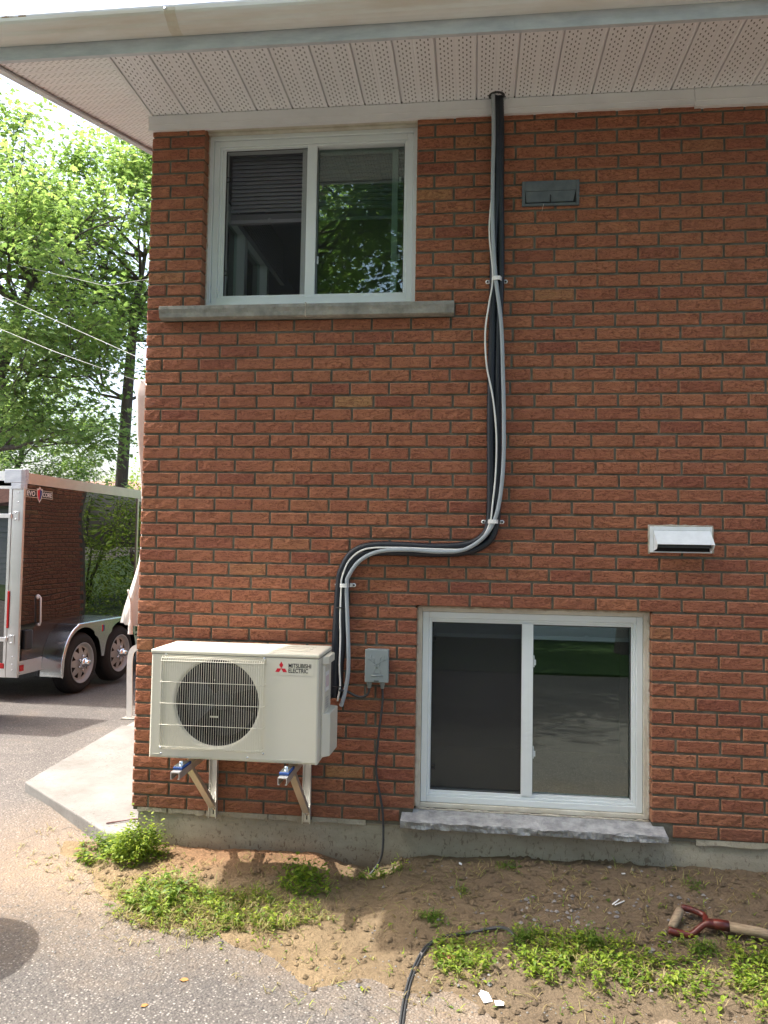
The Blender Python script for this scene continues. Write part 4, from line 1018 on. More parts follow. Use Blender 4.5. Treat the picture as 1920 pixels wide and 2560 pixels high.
# ================================================================ GROUND THINGS
# extension cable in the foreground (double run)
t = tag(empty('extension_cable'), 'black double cable curving across the soil below the basement window', 'cable')
cpts = [(1.49, -1.5), (1.476, -1.2), (1.474, -1.03), (1.476, -.93), (1.485, -.83), (1.505, -.73), (1.535, -.645), (1.575, -.595), (1.63, -.57), (1.70, -.562), (1.78, -.555), (1.84, -.552), (1.878, -.565), (1.892, -.595), (1.888, -.64)]
for d, r in ((.0, .0048), (.0115, .0042)):
    pp = []
    for i, (x, y) in enumerate(cpts):
        pp.append((x + d * (.9 if i < 8 else .2), y + (d if i > 6 else 0), G(x, y) + r * 1.05 + (.008 if 8 < i < 12 else 0)))
    b = MB(); b.tube(catmull(pp, 8), r, 8); b.build('cable_sheath', 'black_cable', t)
# shovel
sh = tag(empty('shovel'), 'shovel handle with red metal D-grip half buried in soil at the right edge', 'shovel')
g1, g2 = Vector((2.521, -.492, G(2.52, -.49) + .024)), Vector((2.580, -.418, G(2.58, -.42) + .050))
b = MB(); b.tube([g1.lerp(g2, t_) for t_ in (.06, .3, .6, .94)], [.0160, .0175, .0175, .0160], 16); b.build('grip', 'wood_old', sh)
sock0, sock1 = Vector((2.668, -.492, -.150)), Vector((2.742, -.505, -.150))
b = MB(); b.tube(catmull([g1 + Vector((-.012, -.010, 0)), g1 + Vector((.03, -.018, -.004)), g1 + Vector((.075, -.020, -.004)), sock0 + Vector((-.02, -.012, 0)), sock0 + Vector((.02, -.006, 0))], 5), [.015] * 5 + [.0135] * 6 + [.012] * 5 + [.016] * 5, 12)
b.build('yoke_arm', 'red_paint_metal', sh)
b = MB(); b.tube(catmull([g2 + Vector((.004, .012, 0)), g2 + Vector((.045, .004, -.004)), g2 + Vector((.085, -.022, -.012)), sock0 + Vector((-.004, .010, 0)), sock0 + Vector((.03, .004, 0))], 5), [.013] * 5 + [.0125] * 6 + [.012] * 5 + [.015] * 5, 12)
b.build('yoke_arm', 'red_paint_metal', sh)
b = MB(); b.tube([sock0, sock0.lerp(sock1, .5), sock1], [.0185, .0205, .0210], 16); b.build('socket', 'red_paint_metal', sh)
b = MB(); b.tube([sock1 - Vector((.01, 0, 0)), Vector((2.85, -.518, -.158)), Vector((2.98, -.533, -.180)), Vector((3.35, -.57, -.24))], [.0185, .0185, .018, .018], 16); b.build('shaft', 'wood_old', sh)
# soil heaped over the shaft
b = MB(); V = []; Fc = []; n = 22
for j in range(n):
    for i in range(n):
        u, v = i / (n - 1) * 2 - 1, j / (n - 1) * 2 - 1; r = math.sqrt(u * u + v * v); x, y = 3.03 + u * .17, -.56 + v * .12
        h = .075 * smooth(max(0, 1 - r)) - .012; V.append((x, y, soil(x, y) + h + .010 * mnoise.noise(Vector((x * 40, y * 40, 5)))))
b.add(V, [(j * n + i, j * n + i + 1, (j + 1) * n + i + 1, (j + 1) * n + i) for j in range(n - 1) for i in range(n - 1)], 0, True); tag(b.build('soil_heap', 'soil'), kind='stuff')
# litter
def slab_bit(name, m, pts, x, y, rz, th, label, cat, lift=.004, tilt=0):
    t = MB(); t.prism(pts, 'z', 0, th); o = t.build(name, m); o.location = (x, y, G(x, y) + lift); o.rotation_euler = (tilt, tilt * .7, rz); tag(o, label, cat); return o
slab_bit('paper_scrap', 'paper', [(0, 0), (.035, .006), (.035, .052), (.012, .068), (-.004, .05)], 1.765, -.925, .35, .0015, 'larger white paper scrap, rectangular, on the dusty ground by the cable', 'paper', .006, .12)
slab_bit('paper_scrap', 'paper', [(0, 0), (.028, -.004), (.034, .016), (.022, .036), (.002, .034)], 1.806, -.945, .2, .0015, 'small white paper scrap touching the larger one on its right', 'paper', .010, -.1)
for k, (x, y, a) in enumerate(((2.335, -.325, 2.05), (2.350, -.33, 1.85))):
    b = MB(); b.box((-.0022, -.032, 0), (.0022, .032, .003)); o = b.build('plastic_strip', 'white_print'); o.location = (x, y, G(x, y) + .006); o.rotation_euler = (0, .1, a + PI / 2 - 1.1); tag(o, 'thin white plastic strip lying on the dark soil, %s of two' % ('left' if k == 0 else 'right'), 'plastic strip')
slab_bit('plastic_scrap', 'white_print', [(0, 0), (.016, .003), (.015, .008), (-.001, .006)], 2.40, -.12, .1, .004, 'tiny white scrap on the soil near the foundation', 'scrap', .004)
slab_bit('plastic_scrap', 'white_print', [(0, 0), (.012, -.006), (.016, .004), (.008, .012), (.002, .01)], 1.66, -.09, .4, .003, 'crumpled white scrap on the soil left of the basement window', 'scrap', .006, .3)
b = MB(); V = []
for j in range(7):
    for i in range(7): V.append((i * .009, j * .009, .010 * mnoise.noise(Vector((i * .7, j * .8, 2))) + .008))
b.add(V, [(j * 7 + i, j * 7 + i + 1, (j + 1) * 7 + i + 1, (j + 1) * 7 + i) for j in range(6) for i in range(6)], 0, True); o = b.build('pink_rag', 'pink_rag'); o.location = (1.60, -.72, G(1.62, -.68)); tag(o, 'crumpled faded pink scrap among the weeds by the cable', 'rag')
slab_bit('dead_leaf', 'deadleaf', [(0, 0), (.016, -.008), (.034, 0), (.028, .012), (.012, .014)], .63, -.93, .2, .001, 'brown dead leaf on the asphalt, nearer the weeds', 'leaf', .005, .1)
slab_bit('dead_leaf', 'deadleaf', [(0, 0), (.012, -.006), (.028, .002), (.022, .010), (.008, .012)], .55, -1.09, .6, .001, 'brown dead leaf on the asphalt near the bottom edge', 'leaf', .005, .1)
# stick of red plastic at the walkway
b = MB(); b.tube([(-.002, .20, -.130), (-.09, .21, -.138), (-.20, .14, -.142)], .004, 6); o = b.build('red_wire', 'red_paint_metal'); tag(o, 'thin red wire sticking out on the pale concrete walkway', 'wire')

# pebbles and clods
def scatter(name, m, pts, smin, smax, seed, label, cat):
    r = random.Random(seed); b = MB()
    for (x, y) in pts:
        s = smin + (smax - smin) * r.random() ** 2.5; z = G(x, y) + s * .15
        a = r.random() * 6; V = []
        for k, (dx, dy, dz) in enumerate(((1, 0, 0), (.3, .9, .1), (-.8, .6, 0), (-.9, -.5, .1), (.2, -1, 0), (.1, 0, .75), (-.3, .2, .6))):
            q = r.uniform(.75, 1.2) * s; V.append((x + (dx * math.cos(a) - dy * math.sin(a)) * q, y + (dx * math.sin(a) + dy * math.cos(a)) * q, z + dz * q))
        b.add(V, [(0, 1, 5), (1, 6, 5), (1, 2, 6), (2, 3, 6), (3, 5, 6), (3, 4, 5), (4, 0, 5)])
    o = b.build(name, m); tag(o, label, cat, kind='stuff'); return o
r = random.Random(3)
pp = []
while len(pp) < 2600:
    x, y = r.uniform(-.2, 3.6), -r.random() * 1.0
    if -y < edge(x) + .05 and (x > 1.45 or r.random() < .45): pp.append((x, y))
scatter('soil_clods', 'soil', pp, .0025, .019, 5, 'loose clods of earth over the bed', 'soil')
pp = [(r.gauss(2.45, .35), r.gauss(-.40, .09)) for _ in range(120)] + [(r.uniform(1.3, 3.4), r.uniform(-.9, -.03)) for _ in range(160)] + [(r.gauss(2.07, .09), r.gauss(-.42, .05)) for _ in range(50)]
scatter('gravel', 'stone_grey', [p for p in pp if p[1] < -.01], .003, .013, 6, 'small grey stones in the soil', 'gravel')
pp = [(r.uniform(-.9, 3.4), r.uniform(-1.5, -.5)) for _ in range(3200)]
scatter('loose_chips', 'slab_concrete', [p for p in pp if -p[1] > edge(p[0]) - .12], .0016, .0062, 8, 'pale stone chips loose on the asphalt', 'gravel')

# ---- plants
def leaf_batch():
    return dict(V=[], F=[], T=[])
def add_leaf(B, p, d, up, L, W, tint, kind='oval', curl=.25):
    d = Vector(d).normalized(); s = d.cross(Vector(up));
    if s.length < 1e-4: s = d.orthogonal()
    s.normalize(); n = s.cross(d).normalized(); p = Vector(p); o = len(B['V'])
    if kind == 'oval':
        pts = [(0, 0, 0), (.3, .42, .03), (.65, .40, -.02), (1, 0, -curl), (.65, -.40, -.02), (.3, -.42, .03), (.45, 0, -.07)]
        fs = [(0, 6, 1), (1, 6, 2), (2, 6, 3), (3, 6, 4), (4, 6, 5), (5, 6, 0)]
    elif kind == 'blade':
        pts = [(0, .5, 0), (0, -.5, 0), (.5, .4, 0), (.5, -.4, 0), (1, 0, -curl)]; fs = [(0, 1, 3, 2), (2, 3, 4)]
    elif kind == 'maple':
        pts = [(0, 0, 0), (.02, .30, .0), (.18, .60, -.08), (.38, .30, 0), (.62, .50, -.10), (.66, .16, 0), (1, 0, -.14), (.66, -.16, 0), (.62, -.50, -.10), (.38, -.30, 0), (.18, -.60, -.08), (.02, -.30, 0)]
        fs = [(0, 1, 2, 3), (0, 3, 4, 5), (0, 5, 6), (0, 6, 7), (0, 7, 8, 9), (0, 9, 10, 11)]
    B['V'] += [tuple(p + d * (a * L) + s * (b_ * W) + n * (c * L)) for a, b_, c in pts]
    B['F'] += [tuple(i + o for i in f) for f in fs]; B['T'] += [tint] * len(pts)
def leaf_obj(B, name, m, parent=None):
    me = bpy.data.meshes.new(name); me.from_pydata(B['V'], [], B['F']); me.materials.append(MATS[m])
    a = me.attributes.new('tint', 'FLOAT', 'POINT'); a.data.foreach_set('value', B['T']); me.update()
    o = bpy.data.objects.new(name, me); COL.objects.link(o); o.parent = parent; return o
def weeds(region, n, hmin, hmax, leaf, seed, name, label, m='weed_leaf', cat='weeds', tint=(.2, 1), blades=.25, kind='stuff'):
    r = random.Random(seed); B = leaf_batch()
    for i in range(n):
        x, y = region(r)
        if x is None: continue
        z = G(x, y); h = r.uniform(hmin, hmax) * (.5 + 1.1 * abs(mnoise.noise(Vector((x * 9, y * 9, seed)))) + .3); leafy = leaf * (.7 + .9 * abs(mnoise.noise(Vector((x * 6, y * 6, seed + 5))))); a = r.random() * 2 * PI; lean = r.uniform(0, .8)
        top = Vector((x + math.cos(a) * h * lean, y + math.sin(a) * h * lean, z + h * (1 - .35 * lean))); base = Vector((x, y, z - .003))
        add_leaf(B, base, top - base, (math.cos(a + 1.5), math.sin(a + 1.5), .1), (top - base).length, .0022, .35, 'blade', 0)
        k = int(2 + h * 70)
        for j in range(k):
            t_ = (j + 1) / k; p = base.lerp(top, t_); a2 = r.random() * 2 * PI
            if r.random() < blades:
                add_leaf(B, p, (math.cos(a2), math.sin(a2), r.uniform(.1, 1.1)), (0, 0, 1), leaf * r.uniform(1.5, 3.2), .0035, r.uniform(*tint), 'blade', .3)
            else:
                L = leafy * r.uniform(.5, 1.6); add_leaf(B, p, (math.cos(a2), math.sin(a2), r.uniform(-.25, .5)), (0, 0, 1), L, L * .62, r.uniform(*tint))
    o = leaf_obj(B, name, m); tag(o, label, cat, kind=kind); return o
def ell(cx_, cy_, rx, ry): 
    def f(r):
        a = r.random() * 2 * PI; q = r.random() ** .7 * (1.3 if r.random() < .15 else 1); return cx_ + rx * q * math.cos(a), cy_ + ry * q * math.sin(a)
    return f
# round clump at the corner: a mound
B = leaf_batch(); r = random.Random(21)
for i in range(2300):
    th, ph = r.random() * 2 * PI, math.acos(r.random()); q = r.uniform(.6, 1.0) * (1 + .22 * math.sin(th * 3 + 1) + .16 * math.sin(ph * 6 + th * 5)) * (1.2 if r.random() < .1 else 1)
    p = Vector((.085 + .125 * q * math.sin(ph) * math.cos(th), -.115 + .085 * q * math.sin(ph) * math.sin(th), G(.08, -.11) - .01 + .165 * q * math.cos(ph) + .012 * math.sin(th * 5)))
    L = r.uniform(.008, .021); add_leaf(B, p, (math.cos(th) + r.uniform(-.8, .8), math.sin(th) + r.uniform(-.8, .8), r.uniform(-.3, .7)), (r.uniform(-.4, .4), r.uniform(-.4, .4), 1), L, L * .8, r.uniform(.25, 1))
for i in range(60):
    th = r.random() * 2 * PI; p = Vector((.085 + .10 * math.cos(th) * r.random(), -.115 + .07 * math.sin(th) * r.random(), G(.08, -.11) + .05)); add_leaf(B, p, (math.cos(th), math.sin(th) * .8, r.uniform(.3, 2)), (0, 0, 1), r.uniform(.06, .15), .003, r.uniform(.4, 1), 'blade', .5)
tag(leaf_obj(B, 'weed_clump', 'weed_leaf'), 'rounded bushy green weed clump against the foundation corner', 'weeds')
weeds(ell(-.075, -.06, .16, .085), 110, .03, .085, .026, 22, 'weed_patch', 'low leafy weeds left of the bushy clump at the walkway', tint=(.1, .9), blades=.12)
def p2(r):
    a = r.random() * 2 * PI; q = r.random() ** .62 * (1 + .22 * math.sin(a * 3 + 1) + .12 * math.sin(a * 7)) * (1.25 if r.random() < .12 else 1); x = .57 + .46 * q * math.cos(a); y = -.475 + .155 * q * math.sin(a) - (x - .57) * .10
    if y > -.33 and x > .5 and r.random() < .6: return None, None
    return x, y
weeds(p2, 560, .008, .055, .016, 23, 'weed_patch', 'broad patch of bright weeds and cut grass on the soil below the outdoor unit', tint=(.2, 1.), blades=.5)
weeds(p2, 900, .006, .026, .022, 33, 'dry_clippings', 'dry grass clippings lying among the weeds below the outdoor unit', m='dry_weed', blades=.95)
weeds(ell(.33, -.44, .2, .14), 90, .04, .09, .026, 43, 'weed_patch', 'taller weeds at the left end of the broad patch', tint=(.1, .9), blades=.2)
weeds(ell(.96, -.30, .12, .09), 90, .03, .11, .020, 24, 'weed_patch', 'upright fern-like weeds on the soil mound below the right bracket', tint=(.1, .9), blades=.3)
weeds(ell(1.30, -.13, .17, .03), 46, .015, .05, .016, 25, 'weed_patch', 'small weeds in the hollow under the power cord', tint=(.2, .9), blades=.3)
def strip(r):
    x = r.uniform(1.58, 3.7); t_ = min(1, (x - 1.5) / .5); y = -.70 - .02 * math.sin(x * 5) + r.gauss(0, .05 + .025 * t_) - .03 * (x - 2.2) * .4
    if math.sin(x * 9.3) + .6 * math.sin(x * 23) < r.uniform(-1.6, .2): return None, None
    if r.random() < .25 * (1 + math.sin(x * 13)): y += .03
    return x, min(y, -.56)
weeds(strip, 2300, .008, .065, .0165, 26, 'weed_strip', 'long strip of bright green weeds along the edge of the soil bed', tint=(.25, .9), blades=.12)
weeds(strip, 900, .005, .022, .022, 36, 'dry_clippings', 'dry straw among the long weed strip', m='dry_weed', blades=.95)
for i, (x, y, n, h, lb) in enumerate(((1.93, -.60, 34, .085, 'dark feathery weed where the cable turns back'), (2.19, -.60, 46, .06, 'dark low weed between the cable and the shovel'), (1.56, -.49, 50, .035, 'wilted grass tuft above the cable bend'), (2.63, -.60, 40, .045, 'leafy weed in front of the shovel grip'), (1.68, -.30, 16, .03, 'small weed sprig on the dark soil left of centre'), (2.68, -.20, 14, .04, 'small weed sprig on the soil behind the shovel'), (1.88, -.10, 30, .02, 'flat dark weed tuft close to the foundation under the window'), (2.86, -.64, 60, .05, 'leafy weed in front of the shovel shaft'))):
    weeds(ell(x, y, .06 if n > 20 else .03, .035), n, h * .4, h, .014, 50 + i, 'weed_plant', lb, tint=(0, .5), blades=.5, kind=None)
def sparse(r):
    x = r.uniform(1.3, 3.4); return x, r.uniform(-.55, -.05)
weeds(sparse, 70, .006, .025, .014, 27, 'weed_seedlings', 'scattered seedlings on the dark soil', tint=(0, .7), blades=.3)
def sparse2(r):
    x = r.uniform(.2, 2.9); return x, -edge(x) - r.uniform(-.15, .15)
weeds(sparse2, 60, .005, .022, .016, 28, 'weed_seedlings', 'scattered seedlings at the edge of the asphalt', tint=(.2, 1), blades=.5)
weeds(sparse, 240, .003, .010, .018, 29, 'dry_clippings', 'dry stalks scattered over the dark soil', m='dry_weed', blades=1)
def lsp(r): return r.uniform(-.2, 1.2), r.uniform(-.45, -.12)
weeds(lsp, 130, .003, .010, .018, 30, 'dry_clippings', 'dry stalks scattered over the sunlit soil', m='dry_weed', blades=1)

# leaf litter and tufts of grass thinning out into the soil
def anywhere(r):
    x = r.uniform(-.5, 3.4); y = r.uniform(-1.15, -.05)
    return (x, y) if -y < edge(x) + .25 else (None, None)
weeds(anywhere, 150, .006, .03, .013, 71, 'grass_tufts', 'thin single grass blades scattered over the bed', blades=.95, tint=(.2, 1))
weeds(anywhere, 420, .003, .012, .016, 72, 'dry_clippings', 'dry stalks and litter scattered over bed and asphalt edge', m='dry_weed', blades=.9)
def corner(r):
    x = r.uniform(-.6, .25); return x, r.uniform(-.32, .12) - .25 * x
weeds(corner, 110, .004, .02, .015, 73, 'dry_clippings', 'dry litter by the walkway corner', m='dry_weed', blades=.8)

# ================================================================ CARGO TRAILER
TY = -.06
tr = tag(empty('cargo_trailer', (-2.95, 3.68, asph(-2.9, 4.4) + .0), TY), 'glossy black enclosed cargo trailer with silver trim and two axles parked on the driveway', 'trailer')
TW, TL = 2.13, 5.0
def prt(b, nm, m, **k): return b.build(nm, m, tr, **k)
# skin panels on the right side
ys = [0.004, 1.13, 1.891, 2.40]
for a, c in zip(ys, ys[1:]):
    b = MB(); n = 10; b.box((-.02, a + .002, .44), (0, c - .002, 2.30)); prt(b, 'side_panel', 'trailer_black')
b = MB(); b.box((-.02, 3.12, .44), (0, TL, 2.30)); prt(b, 'side_panel', 'trailer_black')
b = MB(); b.box((-TW + .004, .03, .46), (-.021, TL, .50)); b.box((-TW, .0, .44), (-TW + .02, TL, 2.30)); b.box((-TW + .02, TL - .02, .44), (-.02, TL, 2.30)); prt(b, 'body', 'trailer_underside')
b = MB(); b.box((-TW, -.01, 2.33), (.0, TL, 2.405)); prt(b, 'roof', 'alu_white')
door = MB(); door.box((-.018, 2.405, .50), (.004, 3.115, 2.26)); d_ = prt(door, 'side_door', 'trailer_black')
b = MB()
for q in ((-.0, 2.402, .47, 2.44, 2.30), ): pass
b.box((.001, 2.400, .47), (.012, 2.435, 2.295)); b.box((.001, 3.085, .47), (.012, 3.12, 2.295)); b.box((.001, 2.435, 2.26), (.012, 3.085, 2.295)); b.box((.001, 2.435, .47), (.012, 3.085, .50)); o = b.build('door_frame', 'alu_bright', d_)
# seams
b = MB()
for y in (1.13, 1.891, 2.402): b.box((-.004, y - .0018, .45), (.0012, y + .0018, 2.298))
prt(b, 'panel_seam', 'black_plastic')
# rails with three ribs
def rail(z0, z1, nm):
    b = MB(); b.box((-.02, .0, z0), (.010, TL, z1)); h = (z1 - z0) / 4
    for k in range(5): b.box((.010, .0, z0 + k * h - .004 + (.004 if k == 0 else 0)), (.015, TL, z0 + k * h + .004 - (.004 if k == 4 else 0)))
    return prt(b, nm, 'alu_bright')
rail(2.298, 2.412, 'top_rail')
b = MB(); b.box((-.02, 0, .308), (.010, .40, .447)); b.box((.010, 0, .308), (.015, .40, .325)); b.box((.010, 0, .43), (.015, .40, .447)); b.box((.010, 0, .39), (.014, .40, .398)); prt(b, 'bottom_rail', 'alu_bright')
b = MB(); b.box((-.02, 2.0, .308), (.010, TL, .447)); prt(b, 'bottom_rail', 'alu_bright')
b = MB(); b.box((.0155, .015, .345), (.020, .085, .408)); prt(b, 'side_reflector', 'lens_red', bevel=.004)
# rear corner post, cap, header
b = MB(); b.box((-.118, -.016, .285), (.0155, .004, 2.27)); b.box((-.006, .004, .285), (.0165, .012, 2.27)); prt(b, 'corner_post', 'alu_bright', bevel=.003)
b = MB(); b.prism([(-.21, -.03), (-.21, .05), (-.02, .05), (.022, .05), (.022, -.005), (-.01, -.035)], 'z', 2.30, 2.445); b.prism([(-.13, -.03), (-.13, .03), (.022, .03), (.022, -.005), (-.01, -.035)], 'z', 2.235, 2.30); prt(b, 'corner_casting', 'alu_grey', bevel=.006)
b = MB(); b.box((-TW, -.025, 2.325), (-.21, .0, 2.425)); b.box((-TW, -.02, .285), (-.118, .0, .42)); b.box((-TW - .01, -.016, .285), (-TW + .11, .004, 2.33)); prt(b, 'rear_header', 'alu_bright')
rd = MB(); rd.box((-TW + .11, -.014, .42), (-.128, .0, 2.27)); rdo = prt(rd, 'rear_door', 'trailer_black')
b = MB(); b.box((-.150, -.022, .42), (-.119, -.0145, 2.27)); b.box((-TW + .12, -.022, 2.24), (-.1505, -.0145, 2.27)); b.build('door_edging', 'alu_bright', rdo)
for z in (1.955, .675):
    b = MB(); b.box((-.30, -.032, z - .022), (-.10, -.0225, z + .022)); b.tube([(-.112, -.036, z - .026), (-.112, -.036, z + .026)], .010, 10); b.box((-.10, -.024, z - .048), (-.03, -.0165, z + .048)); prt(b, 'door_hinge', 'alu_bright', bevel=.002)
    b = MB()
    for dz in (-.036, .036): b.lathe([(0, .006), (.009, .004), (.011, 0)], (-.065, -.0245, z + dz), (0, -1, 0), 10)
    b.build('hinge_bolt', 'zinc', tr.children[-1])
b = MB(); b.box((-.126, -.026, .79), (-.100, -.0165, 1.175)); prt(b, 'tail_light', 'lens_red', bevel=.008)
b = MB(); b.box((-.20, -.026, .375), (-.135, -.0205, .43)); prt(b, 'rear_reflector', 'lens_red', bevel=.004)
b = MB()
for z in (.36, .42, .5, 2.1, 2.2): b.lathe([(0, .003), (.006, .002), (.007, 0)], (-.045, -.0165, z), (0, -1, 0), 8)
for z in (.33, .6, 1.3, 1.5, 2.34, 2.39): b.lathe([(0, .003), (.005, .002), (.006, 0)], (.0170 if z < 2.3 else .0225, .018, z), (1, 0, 0), 8)
prt(b, 'rivet', 'zinc')
# holdback bar and stabiliser box
b = MB(); b.tube([(.012, .305, 1.115), (.030, .312, 1.09), (.030, .325, .83), (.016, .33, .80)], .009, 8); b.lathe([(0, .014), (.022, .010), (.026, 0)], (.001, .305, 1.10), (1, 0, 0), 14); b.lathe([(0, .02), (.014, .018), (.016, 0)], (.001, .33, .80), (1, 0, 0), 12); prt(b, 'door_holdback', 'alu_white')
b = MB(); b.box((.001, .055, .565), (.045, .185, .765)); prt(b, 'stabiliser_box', 'black_plastic', bevel=.016)
b = MB(); 
for z in (.59, .67, .745): b.lathe([(0, .003), (.006, 0)], (.001, .040, z), (1, 0, 0), 8)
b.box((.0008, .015, .56), (.0016, .055, .77)); b.build('box_flange', 'black_plastic', tr)
# badge
bd = MB(); yc = .243; Z0 = 2.200
bd.prism([(.014, Z0 - .040), (.480, Z0 - .040), (.474, Z0 + .046), (.014, Z0 + .046)], 'x', .0006, .0022)
bg_ = prt(bd, 'badge', 'alu_bright')
bg_.location.y = .022
b = MB(); b.prism([(.020, Z0 - .034), (.473, Z0 - .034), (.467, Z0 + .040), (.020, Z0 + .040)], 'x', .0023, .0030); b.build('badge_field', 'black_plastic', bg_)
shp = [(0, 1.0), (.55, .72), (.95, .78), (.90, 0), (.55, -.60), (0, -1.0), (-.55, -.60), (-.90, 0), (-.95, .78), (-.55, .72)]
for s, x0, m in ((.088, .0031, 'alu_bright'), (.074, .0039, 'white_print')):
    b = MB(); b.prism([(yc + u * s * .62, Z0 - .004 + v * s) for u, v in shp], 'x', x0, x0 + .0007); b.build('shield', m, bg_)
b = MB(); b.prism([(yc + u * .066 * .62, Z0 - .004 + v * .066) for u, v in [(0, 1.0), (0, -1.0), (-.55, -.60), (-.90, 0), (-.95, .78), (-.55, .72)]], 'x', .0047, .0053); b.build('shield_left', 'red_print', bg_)
b = MB(); b.prism([(yc + u * .066 * .62, Z0 - .004 + v * .066) for u, v in [(0, 1.0), (.55, .72), (.95, .78), (.90, 0), (.55, -.60), (0, -1.0)]], 'x', .0047, .0053); b.build('shield_right', 'blue_rubber', bg_)
TMx = lambda y, z, x: Matrix(((0, 0, 1, x), (1, 0, 0, y), (0, 1, 0, z), (0, 0, 0, 1)))
text_mesh('lettering', 'EVO', 'white_print', .074, bg_, TMx(.026, Z0 - .022, .0034), sx=1.0)
text_mesh('lettering', 'CORE', 'white_print', .066, bg_, TMx(.296, Z0 - .020, .0034), sx=.94)
# fender over both wheels
w1y, w2y, wz = .79, 1.615, .335
def fender_profile():
    P = [(.385, .235), (.39, .30), (.405, .42), (.44, .53), (.50, .63), (.58, .71), (.68, .765), (.80, .785)]
    return P + [(2 * 1.2025 - y, z) for y, z in P[::-1]]
FP = [(p.x, p.y) for p in catmull([(y, z, 0) for y, z in fender_profile()], 4)]
b = MB(); V = []
for y, z in FP: V += [(.002, y - .0, z), (.245, y, z)]
# rolled outer lip
cyc, czc = 1.2025, .35
b.add(V, [(2 * i, 2 * i + 1, 2 * i + 3, 2 * i + 2) for i in range(len(FP) - 1)], 0, True)
V = []
for y, z in FP:
    for k in range(5):
        a = k * PI / 8; V.append((.245 + .018 * math.sin(a), y + (cyc - y) * .03 * (1 - math.cos(a)), z - .018 * (1 - math.cos(a))))
b.add(V, [(5 * i + k, 5 * i + k + 1, 5 * i + 5 + k + 1, 5 * i + 5 + k) for i in range(len(FP) - 1) for k in range(4)], 0, True)
# outer skirt: from the lip down to the wheel arches and the middle drop
def lower(y):
    if y > 1.2025: y = 2.405 - y
    R = .375
    if y < w1y - R: return None
    a = wz + math.sqrt(max(0, R * R - (y - w1y) ** 2)) + .022
    if y > 1.02: a = min(a, 0.565 + (abs(1.2025 - y) / .18) ** 2 * .055)
    return a
V = []; 
def fz(y):
    for (a, u), (c, v) in zip(FP, FP[1:]):
        if a <= y <= c and c > a: return u + (v - u) * (y - a) / (c - a)
    return .235
yy = frange(.44, 1.965, .0254)
for y in yy:
    t_ = fz(y) - .018; l_ = lower(y); l_ = t_ - .012 if l_ is None else min(l_, t_ - .012); V += [(.263, y, t_), (.2635, y, l_)]
b.add(V, [(2 * i, 2 * i + 1, 2 * i + 3, 2 * i + 2) for i in range(len(yy) - 1)], 0, False)
for y0, y1 in ((.385, .425), ):
    b.add([(.262, .387, .236), (.262, .418, .236), (.262, .44, .50), (.262, .405, .42)], [(0, 1, 2, 3)])
prt(b, 'fender', 'alu_polished')
b = MB(); b.box((-.019, .39, .235), (-.004, 2.01, .78)); prt(b, 'wheel_well', 'trailer_underside')
b = MB()
for k, m in ((0, 0), (1, 1)):
    b.prism([(1.175 + k * .028 + .030 * math.cos(a) * .6, .685 + .042 * math.sin(a)) for a in [-1.3 + 2.6 * i / 8 for i in range(9)]] + [(1.155 + k * .028 + .030 * math.cos(a) * .6, .685 + .030 * math.sin(a)) for a in [1.3 - 2.6 * i / 8 for i in range(9)]], 'x', .2640, .2650, m)
prt(b, 'fender_emblem', ['red_print', 'blue_rubber'])
